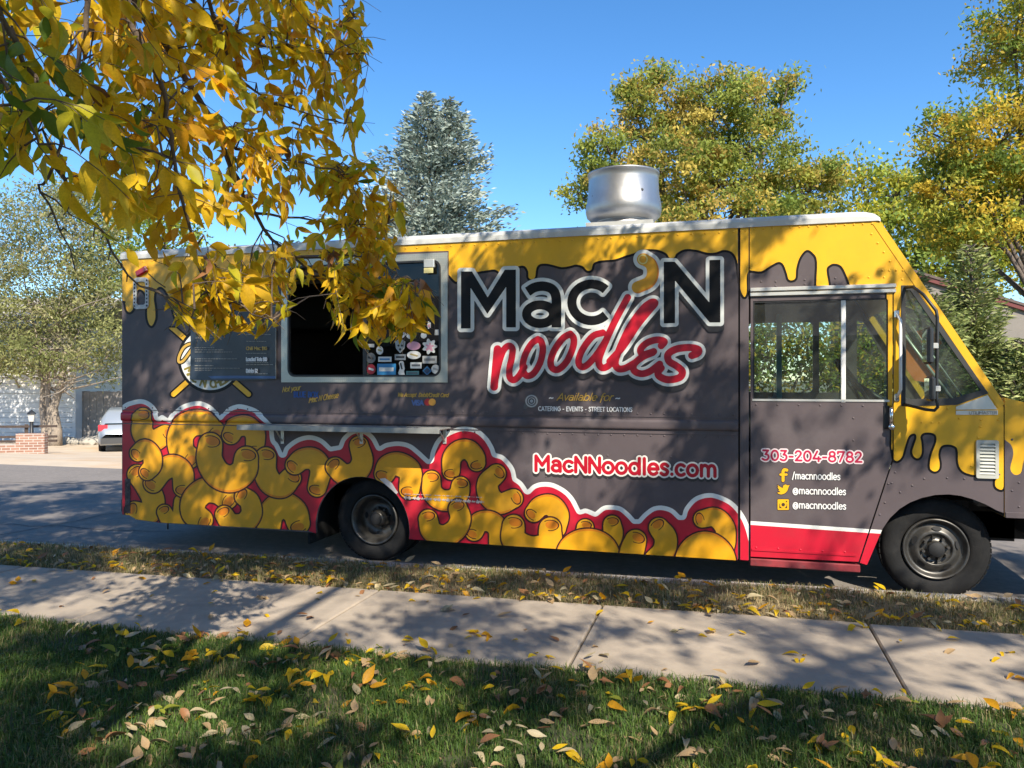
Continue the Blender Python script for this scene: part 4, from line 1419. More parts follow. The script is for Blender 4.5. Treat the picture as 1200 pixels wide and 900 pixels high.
M_SHP = MATS['shadow_print']
write('web_address_lettering', truck, text_paths('MacNNoodles.com', (626.5, 551.3), (840, 558.3), 17.0, 17.4, gap=.06), 2.0, [M_SHP, mat('cream_vinyl', (.74, .70, .62), rough=.4), MATS['deep_red_vinyl']], outline=1.9, shadow=(0, 3.2), off=.0030)
write('phone_number_lettering', door, text_paths('303-204-8782', (892.8, 538.8), (1010.5, 541.6), 11.2, 11.6, gap=.06), 1.15, [mat('pinkish_white', (.74, .62, .62), rough=.4), mat('raspberry_vinyl', (.46, .015, .06), rough=.4)], outline=1.5, off=.0055, step=.003)
M_WTXT = mat('white_text_vinyl', (.72, .70, .68), rough=.4)
for s, a, b in (('/macnnoodles', (928.3, 561.0), (984.6, 562.2)), ('@macnnoodles', (928.8, 578.4), (991.2, 579.8)), ('@macnnoodles', (928.8, 595.2), (991.4, 596.8))):
    write('social_name_lettering', door, text_paths(s, a, b, 7.6, gap=.05), .62, [M_SHP, M_WTXT], outline=.5, off=.0055, step=.0028)
# three yellow emblems
pr = Print(908, 545, 928, 600, step=.003)
X, Y = pr.X, pr.Y
fd = np.minimum(sd_path(X, Y, [tuple(p) for p in smooth_path([(922, 550.8), (919, 550.3), (917.6, 552.5), (917.6, 556), (917.6, 563)], 5)], 1.7), sd_path(X, Y, [(914.6, 556), (921.6, 556)], 1.3))
bird = sd_poly(X, Y, [tuple(p) for p in smooth_path([(910.8, 577.2), (914.5, 576.4), (911.8, 574.2), (913.2, 573.8), (910.9, 570.8), (912.4, 571), (911, 568.2), (914.5, 570.6), (917.3, 571.6), (917.8, 569), (920.6, 567.7), (923, 568.8), (925.2, 568.2), (924.2, 570.2), (922.6, 574.6), (919.4, 578), (914.6, 579.2)], 4, True)])
ins_ = sd_poly(X, Y, [(912.2, 586), (923.4, 586), (923.4, 596.4), (912.2, 596.4)]) - 1.0
lens = np.abs(np.hypot(X - 917.8, Y - 591.2) - 3.2) - .9
hol_ = np.minimum(np.hypot(X - 917.8, Y - 591.2) - 2.1, np.maximum(np.hypot(X - 921.6, Y - 587.6) - .9, -1e3))
hol_ = np.minimum(hol_, np.maximum(sd_poly(X, Y, [(913.2, 590), (922.4, 590), (922.4, 595.4), (913.2, 595.4)]), -(np.hypot(X - 917.8, Y - 591.2) - 4.0)))
alld = np.minimum(np.minimum(fd, bird), ins_)
pr.layer(alld - .7, .0055, 0)
pr.layer(alld, .0062, 1)
pr.layer(hol_, .0068, 0)
pr.build('social_emblems', [mat('brown_print', (.05, .03, .02), rough=.4), M_YEL], door)
# small lettering
M_GOLD = mat('gold_ink', (.50, .30, .05), rough=.45)
write('available_for_lettering', truck, text_paths('Available for', (652.5, 469.0), (717.5, 469.6), 8.2, slant=.35), .55, [M_GOLD], off=.003, step=.0028)
write('tilde_lettering', truck, text_paths('~', (643.4, 468.6), (648.8, 468.6), 5) + text_paths('~', (721, 469), (727, 469), 5), .6, [M_WTXT], off=.003, step=.0028)
write('catering_lettering', truck, text_paths('CATERING - EVENTS - STREET LOCATIONS', (631, 481.2), (741, 482.4), 4.8, gap=.10), .48, [M_WTXT], off=.003, step=.0028)
pr = Print(612, 460, 634, 482, step=.003)
r_ = np.hypot(pr.X - 623, pr.Y - 470)
pr.layer(np.minimum(r_ - 8, sd_ell(pr.X, pr.Y, 616.5, 475.5, 2.6, 4.2, .5)), .0030, 0)
pr.layer(r_ - 7.2, .0034, 1)
pr.layer(np.abs(r_ - 5) - .7, .0037, 0)
pr.layer(np.abs(r_ - 2.6) - .6, .0037, 2)
pr.build('plate_emblem', [mat('grey_ink_dark', (.10, .10, .10)), mat('grey_print', (.36, .36, .36)), M_SHP], truck)
write('blue_box_lettering', truck, text_paths('Not your', (331, 459.5), (352, 457), 5.5, slant=.35), .5, [M_GOLD], off=.003, step=.0028)
write('blue_box_lettering', truck, text_paths('BLUE BOX', (344.5, 465.2), (373.2, 465.4), 6.0, gap=.08), .65, [mat('blue_ink', (.02, .08, .28), rough=.4)], off=.003, step=.0028)
write('blue_box_lettering', truck, text_paths('Mac N Cheese', (362, 472), (396.5, 465.8), 6.0, slant=.35), .5, [M_GOLD], off=.003, step=.0028)
write('we_accept_lettering', truck, text_paths('We Accept  Debit/Credit Card', (466, 464.6), (525.5, 465.2), 4.2, slant=.35), .45, [M_GOLD], off=.003, step=.0028)
write('card_lettering', truck, text_paths('VISA', (483, 474.6), (496.5, 474.6), 5.4), .8, [mat('card_blue', (.10, .16, .36), rough=.4)], off=.003, step=.0028)
pr = Print(496, 465, 512, 478, step=.0028)
pr.layer(np.hypot(pr.X - 501.6, pr.Y - 471.2) - 4.2, .003, 0)
pr.layer(np.hypot(pr.X - 506.6, pr.Y - 471.2) - 4.2, .0034, 1)
pr.build('card_emblem', [mat('card_red', (.50, .03, .03), rough=.4), mat('card_amber', (.75, .34, .05), rough=.4)], truck)
# round mac and cheese emblem with crossed sticks
pr = Print(198, 378, 298, 470, step=.004)
X, Y = pr.X, pr.Y
st = np.minimum(sd_path(X, Y, [(300, 376), (203.5, 462)], 2.9), sd_path(X, Y, [(193, 376), (291.5, 462)], 2.9))
st = np.maximum(st, 384 - Y)
r_ = sd_ell(X, Y, 247, 420.5, 35, 36.5)
pr.layer(np.minimum(st - 1.8, r_ - 3.5), .0022, 0)
pr.layer(st, .0028, 1)
pr.layer(r_ - 3.2, .0032, 0)
pr.layer(r_, .0036, 2)
pr.layer(r_ + 13, .0040, 0)
pr.build('round_emblem', [M_BLK, M_YEL, M_WHT], truck)
tx = 'MAC N CHEESE'
ps = []
for k, ch in enumerate(tx):
    a = R(208 - (208 - 332) * (k / (len(tx) - 1)))
    for path in G[ch][1]:
        q = []
        for gx_, gy_ in path:
            rr = 33.5 - gy_ * 8.6
            aa = a + (gx_ - G[ch][0] / 2) * 8.6 / 30
            q.append((247 + rr * math.cos(aa) * .96, 420.5 - rr * math.sin(aa)))
        ps.append(q)
write('round_emblem_lettering', truck, ps, 1.15, [mat('olive_ink', (.25, .19, .03), rough=.45)], off=.0040, step=.0035)
write('round_emblem_script', truck, [[tuple(p) for p in smooth_path([(228, 407), (224, 403), (216, 407), (210.5, 417), (210, 424), (215, 423), (222, 414), (226, 408)], 5)]], 1.5, [M_BLK, M_GOLD], outline=1.4, off=.0044, step=.0035)
# menu board hung beside the window
mb = MB()
mx0, mz0 = S(225, 444.6)
mx1 = S(324.6, 0)[0]
mz1 = S(324, 357)[1]
nx = 10
vs, fs = [], []
for j, z in enumerate((mz0, mz0 + .12, (mz0 + mz1) / 2, mz1)):
    for i in range(nx + 1):
        t = i / nx
        vs.append((mx0 + (mx1 - mx0) * t, YS - .018 - .010 * math.sin(t * 5.1 + 1) * (1 - j / 3) - .006 * (j == 0), z - (.012 * math.sin(t * 3.3) if j == 0 else 0)))
for j in range(3):
    for i in range(nx):
        a = j * (nx + 1) + i
        fs.append((a, a + 1, a + nx + 2, a + nx + 1))
mb.add(vs, fs, 0, True)
board = mb.build('menu_board', mat('dark_menu_print', (.022, .030, .045), rough=.32, var=.3, scale=5), truck)
YMB = YS - .030
write('menu_heading_lettering', board, text_paths('Loaded Tots $10', (288.5, 423), (313, 423), 4.0), .5, [M_WTXT], off=0, step=.0025, plane=YMB, follow=False)
write('menu_heading_lettering', board, text_paths('Drinks $2', (288.5, 436.5), (302, 436.5), 4.0), .5, [M_WTXT], off=0, step=.0025, plane=YMB, follow=False)
write('menu_heading_lettering', board, text_paths('Chili Mac $10', (288.5, 410), (313, 410), 3.6), .4, [M_GOLD], off=0, step=.0025, plane=YMB, follow=False)
lines = []
for (y, x0, x1) in ((407.5, 228.5, 252), (410, 228.5, 262), (412.5, 228.5, 272), (420.5, 228.5, 278), (423, 228.5, 248), (428.5, 228.5, 250), (431.5, 228.5, 281), (433.8, 228.5, 248), (414, 288.5, 312), (425, 288.5, 314), (427.3, 288.5, 321), (438, 289, 314), (386, 229, 280), (390, 229, 270), (396, 229, 262), (384, 289, 316), (392, 289, 318), (400, 289, 312)):
    x = x0
    while x < x1:
        w_ = random.uniform(1.2, 4)
        lines.append([(x, y), (min(x + w_, x1), y)])
        x += w_ + 1.0
write('menu_small_print', board, lines, .28, [mat('faded_print', (.32, .30, .26), rough=.5)], off=0, step=.0022, plane=YMB, follow=False)
pr = Print(225.5, 439, 324, 444, plane=YMB, follow=False)
pr.layer(sd_poly(pr.X, pr.Y, [(226, 441.2), (270, 440.2), (323.5, 440.8), (323.5, 443.6), (226, 443.6)]), 0, 0)
pr.build('menu_blue_band', [mat('menu_blue', (.04, .10, .24), rough=.35)], board)
write('menu_border', board, [[(226.2, 358.5), (323.4, 359.5), (323.4, 444)]], .35, [mat('faded_print', (.3, .3, .3))], off=0, step=.0025, plane=YMB, follow=False)
# stickers on the sliding window, each its own
YG = YS + .0115
ST = [('round', 480.5 + 2.5, 380.5, 5, 5, 'w', 'r'), ('oval', 469, 391, 6.5, 5.6, 'w', 'k'), ('oval', 482, 393, 5.8, 4.4, 'w', 'g'), ('round', 496.5, 393, 3.6, 3.6, 'w', None),
      ('oval', 484.8, 405.2, 8, 5, 'p', None), ('oval', 485, 416, 8.2, 4.8, 'w', 'o'), ('shield', 469, 406, 6.2, 8, 'g', 'k'), ('rect', 469, 418.5, 6.4, 3.4, 'g', 'k'),
      ('flower', 503.5, 406, 9.2, 9.6, 'w', 'p'), ('rect', 503.5, 421.5, 8.4, 4.4, 'g', 'd'), ('rect', 487.5, 428.2, 6.6, 3.6, 'w', 'd'), ('round', 434.5, 419.5, 5.6, 6, 'd', 'k'),
      ('rect', 451, 421, 7.8, 3, 'w', 'b'), ('round', 434.8, 432.6, 5.2, 6, 'r', 'w'), ('rect', 453, 433, 11, 6.8, 'b', 'w'), ('bear', 470.5, 432, 4.4, 8.6, 'w', 'k'),
      ('rect', 483.5, 437.2, 7.6, 2.4, 't', 'd'), ('diamond', 500.5, 434.5, 6, 6, 'n', 'b'), ('round', 510.5, 432.6, 5, 5.4, 'w', 'g'), ('rect', 459, 377, 9, 4.6, 'g', 'k'),
      ('rect', 512.5, 389.5, 3.2, 3.2, 'w', None), ('flower', 502.8, 381, 2.6, 5, 'w', 'p'), ('rect', 434, 405, 4.6, 2, 'g', None), ('oval', 445, 410.5, 4, 5, 'w', 'o')]
SCOL = {'w': (.66, .65, .62), 'r': (.45, .02, .03), 'k': (.02, .02, .02), 'g': (.36, .36, .35), 'p': (.62, .30, .38), 'o': (.38, .30, .12), 'd': (.14, .14, .14), 'b': (.03, .20, .42), 't': (.12, .28, .27), 'n': (.03, .05, .10)}
for kind, cx, cy, rx, ry, c1, c2 in ST:
    pr = Print(cx - rx - 2, cy - ry - 2, cx + rx + 2, cy + ry + 2, step=.0028, plane=YG, follow=False)
    X, Y = pr.X, pr.Y
    if kind in ('round', 'oval'):
        d = sd_ell(X, Y, cx, cy, rx, ry)
        d2 = np.maximum(sd_ell(X, Y, cx, cy, rx * .62, ry * .62), np.abs(Y - cy - .3 * (X - cx)) - ry * .22)
    elif kind == 'rect':
        d = sd_poly(X, Y, [(cx - rx, cy - ry), (cx + rx, cy - ry), (cx + rx, cy + ry), (cx - rx, cy + ry)])
        d2 = np.minimum(sd_poly(X, Y, [(cx - rx * .8, cy - ry * .35), (cx + rx * .75, cy - ry * .35), (cx + rx * .75, cy + ry * .3), (cx - rx * .8, cy + ry * .3)]), 1e3)
    elif kind == 'diamond':
        d = np.abs(X - cx) / rx + np.abs(Y - cy) / ry - 1
        d2 = np.abs(np.abs(X - cx) / rx + np.abs(Y - cy) / ry - .75) - .09
    elif kind == 'shield':
        d = sd_poly(X, Y, [(cx - rx, cy - ry * .7), (cx - rx * .4, cy - ry), (cx, cy - ry * .8), (cx + rx * .4, cy - ry), (cx + rx, cy - ry * .7), (cx + rx * .8, cy + ry * .3), (cx, cy + ry), (cx - rx * .8, cy + ry * .3)])
        d2 = np.minimum(np.hypot(X - cx - 2, Y - cy + 1) - 1.3, np.minimum(np.hypot(X - cx + 2, Y - cy + 1) - 1.3, np.hypot(X - cx, Y - cy - 3.5) - 1.5))
    elif kind == 'flower':
        an = np.arctan2(Y - cy, X - cx)
        d = np.hypot((X - cx) / rx, (Y - cy) / ry) - (.82 + .16 * np.cos(an * 7))
        d2 = np.hypot((X - cx) / rx, (Y - cy - 1) / ry) - (.42 + .16 * np.cos(an * 5 + 1))
    else:
        d = np.minimum(sd_path(X, Y, [(cx, cy - 6), (cx + 1, cy), (cx - 1, cy + 5)], 2.8), np.minimum(np.hypot(X - cx, Y - cy + 6) - 3, sd_path(X, Y, [(cx + 1, cy + 2), (cx + 2.4, cy + 7.5)], 1.6)))
        d2 = sd_path(X, Y, [(cx - 1, cy - 6), (cx + .5, cy)], .9)
    pr.layer(d, 0, 0)
    if c2:
        pr.layer(np.maximum(d2, d), .0006, 1)
    pr.build('sticker', [mat('sticker_' + c1, SCOL[c1], rough=.4)] + ([mat('sticker_' + c2, SCOL[c2], rough=.4)] if c2 else []), sw)
# scrape along the lower side by the rear wheel, bare metal
pr = Print(474, 570, 572, 600, step=.004)
n1 = np.sin(pr.X * .9) * np.sin(pr.X * .37 + 2) + np.sin(pr.X * 2.3 + pr.Y) * .6
sd_ = np.abs(pr.Y - (583.0 + (pr.X - 474) * .055)) - (1.1 + n1 * 1.0)
c = np.maximum(sd_poly(pr.X, pr.Y, BOX), pr.X - 568)
pr.layer(np.maximum(np.minimum(sd_, np.abs(pr.Y - (578.6 + (pr.X - 474) * .045)) - .35 - n1 * .25), c), .0108, 0)
pr.build('bare_metal_scrape', [mat('scraped_metal', (.42, .36, .34), rough=.5, var=.4, scale=30)], truck)
pr = Print(446, 560, 472, 582, step=.004)
d = sd_poly(pr.X, pr.Y, [(445, 561), (452, 560), (460, 566), (467, 577), (465, 579)])
pr.layer(np.maximum(d, sd_poly(pr.X, pr.Y, BOX)), .0108, 0)
pr.build('wheel_arch_wear', [mat('scraped_pale', (.58, .52, .50), rough=.5, var=.2)], truck)


# rivets: real dome heads, too small to pick apart
def rivets(name, spots, parent, material, base=.0, r=.0085):
    m = MB()
    for (x, z) in spots:
        vs = []
        yb = YS - base
        for h, k in ((0, 1.0), (.55, .82), (.9, .4)):
            for q in range(6):
                a = math.pi * q / 3
                vs.append((x + r * k * math.cos(a), yb - r * .62 * h, z + r * k * math.sin(a)))
        fs = []
        for i in range(2):
            for q in range(6):
                q2 = (q + 1) % 6
                fs.append((i * 6 + q, i * 6 + q2, (i + 1) * 6 + q2, (i + 1) * 6 + q))
        fs.append(tuple(range(12, 18)))
        m.add(vs, fs, 0, True)
    o = m.build(name, material, parent)
    o['kind'] = 'stuff'
    return o


sp_y, sp_g, sp_gl = [], [], []
x = X_REAR + .04
while x < X_SEAM - .02:
    sp_y.append((x, Z_TOP - .035))
    sp_g.append((x, RAIL1 + .045))
    if x > sx1 + .05:
        sp_g.append((x, RAIL0 - .045))
    x += .105
rivets('rivets', sp_y, truck, M_YEL, .0022)
for px in (570, 640, 712, 786):
    for z in np.arange(.45, 1.15, .19):
        X_ = S(px, 0)[0]
        if sd_poly(np.array([[proj(X_, YS, z)[0]]]), np.array([[proj(X_, YS, z)[1]]]), CPOLY)[0, 0] > 4:
            sp_g.append((X_, z))
rivets('rivets', sp_g, truck, M_GREY)
cy_, cg_ = [], []
for px in np.arange(884, 1024, 10.6):
    cy_.append(S(px, 264.5 - (px - 884) * .045 + 4))
for t in np.linspace(.04, .30, 6):
    cy_.append((ax + (bx - ax) * t - .07, az + (bz - az) * t - .03))
for px in np.arange(1034, 1060, 8):
    cy_.append(S(px, 317))
for px in (1000, 1018, 1036):
    cy_.append(S(px, 325))
cy_ += PX([(1080, 495), (1092, 495), (1100.5, 495), (1124, 491), (1149, 492), (1149, 500), (1170, 492), (1110, 478.5), (1146, 513), (1138, 546)])
rivets('rivets', cy_, truck, M_YEL, .0022)
cg_ += PX([(1041, 567), (1049, 553.5), (1045, 566), (1055, 577), (1069, 569), (1083, 561), (1110, 560), (1130, 561), (1037, 589), (1031, 603), (1171, 556)])
cg_ += PX([(892, 330), (909, 330), (943, 328), (909, 335), (943, 333), (979, 326), (979, 333)])
rivets('rivets', cg_, truck, M_GREY)
rivets('rivets', PX([(1186, 515), (1186, 575), (1194, 565.5), (1194, 594)]), truck, M_GREY, .001)
dr = [S(px, 474 + (px - 886) * .012) for px in np.arange(886, 1038, 25)] + PX([(1000, 490), (1000, 516)])
rivets('rivets', dr, door, M_GREY, .0041)
dr = [S(px, 641.5 + (px - 886) * .05) for px in np.arange(886, 1004, 26)]
rivets('rivets', dr, door, M_RED, .0056)

# ------------------------------------------------------------------ buildings and things across the street
M_WSIDE = mat('white_siding', (.70, .70, .70), rough=.7, var=.06, scale=2)
M_BEIGE = mat('cream_siding', (.70, .65, .58), rough=.75, var=.08, scale=2)
M_BOARD = mat('weathered_board', (.30, .27, .25), rough=.85, var=.25, scale=3, coords='Object')
M_ROOF = mat('shingle_roof', (.34, .31, .28), rough=.9, var=.4, scale=10)


def wall_frame(p, q):
    """local axes along the wall from p to q, outward normal towards the street"""
    d = Vector((q.x - p.x, q.y - p.y, 0))
    L_ = d.length
    d.normalize()
    nrm = Vector((d.y, -d.x, 0))
    return d, nrm, L_


def wbox(m, p, d, nrm, a0, a1, z0, z1, n0, n1, mi=0):
    vs = [p + d * a + nrm * b + Vector((0, 0, z)) for a in (a0, a1) for b in (n0, n1) for z in (z0, z1)]
    m.add(vs, [(0, 1, 3, 2), (4, 6, 7, 5), (0, 4, 5, 1), (2, 3, 7, 6), (0, 2, 6, 4), (1, 5, 7, 3)], mi)


# white house behind the juniper
p = at(-260, 500, 33)
q = at(89, 500, 33.5)
p.z = q.z = 0
d, nr, L_ = wall_frame(p, q)
house = empty('white_house', ((p.x + q.x) / 2, (p.y + q.y) / 2 + 2, -1.3))
tag(house, 'white house with cream upper gable behind the shaggy juniper', 'house')
zb, ze = -1.5, 1.05
for i in range(12):
    m = MB()
    z0 = zb + (ze - zb) * i / 12
    wbox(m, p, d, nr, 0, L_, z0, z0 + (ze - zb) / 12 - .012, -6, .02 + .010 * (i % 2 == 0))
    m.build('siding_course', M_WSIDE, house)
m = MB()
wbox(m, p, d, nr, 0, L_, ze, ze + .14, -6, .06)
m.build('trim_board', M_WSIDE, house)
for i in range(10):
    m = MB()
    z0 = ze + .14 + i * .28
    wbox(m, p, d, nr, 0, L_, z0, z0 + .268, -6, -.02 + .010 * (i % 2 == 0))
    m.build('siding_course', M_BEIGE, house)
m = MB()
wbox(m, p, d, nr, L_ - .12, L_ + .02, zb, ze + .12, -6, .07)
m.build('corner_board', M_WSIDE, house)
for px0, px1 in ((-2, 22), (-70, -40)):
    a0 = (at(px0, 0, 33.4) - p).dot(d)
    a1 = (at(px1, 0, 33.4) - p).dot(d)
    m = MB()
    wbox(m, p, d, nr, a0, a1, 2.0, 3.4, -.02, .05)
    f = m.build('window', M_WSIDE, house)
    m = MB()
    wbox(m, p, d, nr, a0 + .07, a1 - .07, 2.07, 3.33, .03, .056)
    m.build('pane', mat('pale_window', (.25, .36, .36), rough=.1, spec=.8), f)
m = MB()
zr = ze + .14 + 2.8
vs = [p + d * (-.5) + nr * .6 + Vector((0, 0, zr - .15)), p + d * (L_ + .5) + nr * .6 + Vector((0, 0, zr - .15)), p + d * (L_ + .5) + nr * -3 + Vector((0, 0, zr + 1.5)), p + d * (-.5) + nr * -3 + Vector((0, 0, zr + 1.5)),
      p + d * (-.5) + nr * -6.6 + Vector((0, 0, zr - .15)), p + d * (L_ + .5) + nr * -6.6 + Vector((0, 0, zr - .15))]
vs += [v + Vector((0, 0, -.14)) for v in vs]
m.add(vs, [(0, 1, 2, 3), (3, 2, 5, 4), (6, 9, 8, 7), (9, 10, 11, 8), (0, 6, 7, 1), (4, 5, 11, 10), (0, 3, 9, 6), (3, 4, 10, 9), (1, 7, 8, 2), (2, 8, 11, 5)])
m.build('roof', M_ROOF, house)

# board fence to the right of the house
p2 = at(90, 500, 34)
q2 = at(215, 500, 34)
p2.z = q2.z = 0
d2, nr2, L2 = wall_frame(p2, q2)
fence = empty('board_fence', (p2.x, p2.y, -1.25))
tag(fence, 'weathered grey vertical board fence beside the white house', 'fence')
nb = int(L2 / .30)
for i in range(nb):
    m = MB()
    wbox(m, p2, d2, nr2, i * .30, i * .30 + .286, -1.5, 1.12 + .015 * math.sin(i * 2.3), 0, .025 + .008 * (i % 3 == 0))
    m.build('board', M_BOARD, fence)
m = MB()
wbox(m, p2, d2, nr2, 0, L2, .7, .8, -.05, -.002)
wbox(m, p2, d2, nr2, 0, L2, -.8, -.7, -.05, -.002)
m.build('rail', M_BOARD, fence)

# low brick wall with a pillar
M_BRICK = mat('brick', (.32, .15, .10), rough=.85)
N, L = M_BRICK.node_tree.nodes, M_BRICK.node_tree.links
bt = N.new('ShaderNodeTexBrick')
bt.inputs['Color1'].default_value = (.34, .19, .13, 1)
bt.inputs['Color2'].default_value = (.25, .13, .09, 1)
bt.inputs['Mortar'].default_value = (.50, .45, .40, 1)
bt.inputs['Scale'].default_value = 1
bt.inputs['Brick Width'].default_value = .21
bt.inputs['Row Height'].default_value = .075
bt.inputs['Mortar Size'].default_value = .008
tc = N.new('ShaderNodeTexCoord')
mp = N.new('ShaderNodeMapping')
mp.inputs['Rotation'].default_value = (R(90), 0, 0)
L.new(tc.outputs['Object'], mp.inputs[0])
L.new(mp.outputs[0], bt.inputs['Vector'])
L.new(bt.outputs['Color'], N['Principled BSDF'].inputs['Base Color'])
bpn = N.new('ShaderNodeBump')
bpn.inputs['Strength'].default_value = .6
bpn.inputs['Distance'].default_value = .01
bpn.invert = True
L.new(bt.outputs['Fac'], bpn.inputs['Height'])
L.new(bpn.outputs[0], N['Principled BSDF'].inputs['Normal'])
pw, qw = at(-200, 500, 21), at(52, 500, 22)
pw.z = qw.z = 0
dw, nw, Lw = wall_frame(pw, qw)
bw = empty('brick_wall', (qw.x, qw.y, zg(qw.y)))
tag(bw, 'low red brick wall with a raised end pillar beside the driveway', 'wall')
z1 = at(30, 521, 22).z
z2 = at(30, 508, 22).z
ppx = (at(21, 0, 22) - pw).dot(dw)
m = MB()
wbox(m, pw, dw, nw, 0, Lw, -1.2, z1, -.25, 0)
m.build('wall_body', M_BRICK, bw)
m = MB()
wbox(m, pw, dw, nw, ppx, Lw + .003, z1 - .003, z2, -.253, .003)
m.build('pillar', M_BRICK, bw)
# rails behind the wall
rf = empty('rail_fence', (pw.x + dw.x * 4, pw.y + dw.y * 4 + 1, -.7))
tag(rf, 'dark wooden rail fence running behind the brick wall', 'fence')
M_DWOOD = mat('dark_wood', (.06, .04, .03), rough=.8, var=.3)
pf = pw - nw * 1.6
for py in (499.5, 511.5, 516.5):
    zz = at(20, py, 23.5).z
    m = MB()
    wbox(m, pf, dw, nw, 0, Lw - .25, zz - .035, zz + .035, -.03, .03)
    m.build('rail', M_DWOOD, rf)
for a in (.4, 2.6, 4.2):
    m = MB()
    wbox(m, pf, dw, nw, a, a + .1, -1.5, at(20, 497, 23.5).z, -.05, -.031)
    m.build('post', M_DWOOD, rf)
# lantern on a post
lp = at(37, 500, 23)
lpz = zg(lp.y)
lant = empty('lamp_post', (lp.x, lp.y, lpz))
tag(lant, 'small black lantern on a post by the brick wall', 'lamp post')
z_ = at(37, 494, 23).z
MB().tube([(lp.x, lp.y, lpz - .1), (lp.x, lp.y, z_)], .05, 8).build('post', M_BLKP, lant)
MB().lathe([(0, 0), (.07, 0), (.10, .22), (.0, .22)], (lp.x, lp.y, z_), 'z', 6, smooth=False).build('lantern_glass', mat('frosted_glass', (.6, .58, .52), rough=.4), lant)
MB().lathe([(.13, .22), (.10, .27), (.03, .33), (0, .36)], (lp.x, lp.y, z_), 'z', 6, smooth=False).build('lantern_cap', M_BLKP, lant)

# rocks along the fence foot
M_ROCK = mat('pale_rock', (.36, .33, .28), rough=.9, var=.3, scale=4, bump=.5, bscale=8)
for i in range(9):
    px = 72 + i * 8 + random.uniform(-2, 2)
    c = at(px, 0, 31 + random.uniform(-1, 1))
    r_ = random.uniform(.14, .30)
    bm = bmesh.new()
    bmesh.ops.create_icosphere(bm, subdivisions=2, radius=r_)
    for v in bm.verts:
        v.co = Vector((v.co.x * 1.4, v.co.y, v.co.z * .75)) * (1 + .18 * math.sin(v.co.x * 17 + i) * math.cos(v.co.y * 13 + 2 * i))
    me = bpy.data.meshes.new('garden_rock')
    bm.to_mesh(me)
    bm.free()
    me.materials.append(M_ROCK)
    o = bpy.data.objects.new('garden_rock', me)
    o.location = (c.x, c.y, zg(c.y) + r_ * .45)
    col.objects.link(o)
    tag(o, 'pale garden rock at the foot of the grey board fence', 'rock', 'rocks along the fence foot')

# parked wagon seen from behind
cpos = at(149, 0, 26.6)
czg = zg(cpos.y) + .035
car = empty('parked_car', (cpos.x, cpos.y, czg), 0)
tag(car, 'silver station wagon parked in the sandy driveway behind the truck', 'car')
ca_ = math.atan2(cpos.x, cpos.y)                      # points away from us
fw = Vector((math.sin(ca_), math.cos(ca_), 0))
rt = Vector((fw.y, -fw.x, 0))
C3 = lambda u, v, z: cpos * 1.0 + rt * u + fw * v + Vector((0, 0, czg - cpos.z + z))
M_SILV = mat('silver_paint', (.33, .36, .39), rough=.28, metal=.35, coat=.6)
M_TINT = mat('tinted_glass', (.03, .05, .055), rough=.06, spec=.9)


def section(v, hw, zlo, zhi, n=5, tumble=0.0):
    pts = []
    for (u, z) in ((-hw + .06, zlo), (-hw, zlo + .12), (-hw, (zlo + zhi) / 2), (-hw + .03 + tumble, zhi - .10), (-hw + .14 + tumble, zhi), (hw - .14 - tumble, zhi), (hw - .03 - tumble, zhi - .10), (hw, (zlo + zhi) / 2), (hw, zlo + .12), (hw - .06, zlo)):
        pts.append(C3(u, v, z))
    return pts


secs = [(-.06, .80, .34, .62, 0), (.0, .86, .26, .92, 0), (.10, .89, .24, .96, 0), (1.0, .90, .22, .98, 0), (2.6, .90, .22, .96, 0), (3.6, .88, .24, .92, 0), (4.4, .80, .28, .80, 0), (4.55, .70, .32, .70, 0)]
m = MB()
vs = []
for s in secs:
    vs += section(*s[:4])
k = 10
fs = []
for i in range(len(secs) - 1):
    for j in range(k):
        j2 = (j + 1) % k
        fs.append((i * k + j, i * k + j2, (i + 1) * k + j2, (i + 1) * k + j))
fs += [tuple(range(k)), tuple(range((len(secs) - 1) * k, len(secs) * k))[::-1]]
m.add(vs, [f[::-1] for f in fs], 0, True)
m.build('body', M_SILV, car)
secs = [(.06, .84, .90, .98, .02), (.30, .80, .90, 1.40, .08), (.55, .78, .90, 1.47, .10), (2.2, .78, .90, 1.48, .10), (2.6, .79, .90, 1.44, .10), (3.5, .84, .88, .95, .02)]
m = MB()
vs = []
for s in secs:
    vs += section(*s[:4], tumble=s[4])
fs = []
for i in range(len(secs) - 1):
    for j in range(k):
        j2 = (j + 1) % k
        fs.append((i * k + j, i * k + j2, (i + 1) * k + j2, (i + 1) * k + j))
m.add(vs, [f[::-1] for f in fs], 0, True)
m.build('cabin', M_SILV, car)
m = MB()
m.add([C3(-.66, .09, 1.0), C3(.66, .09, 1.0), C3(.56, .30, 1.34), C3(-.56, .30, 1.34)], [(0, 1, 2, 3)])
m.add([C3(-.68, .04, .985), C3(.68, .04, .985), C3(.68, .06, 1.0), C3(-.68, .06, 1.0)], [(0, 1, 2, 3)])
m.build('rear_window', M_TINT, car)
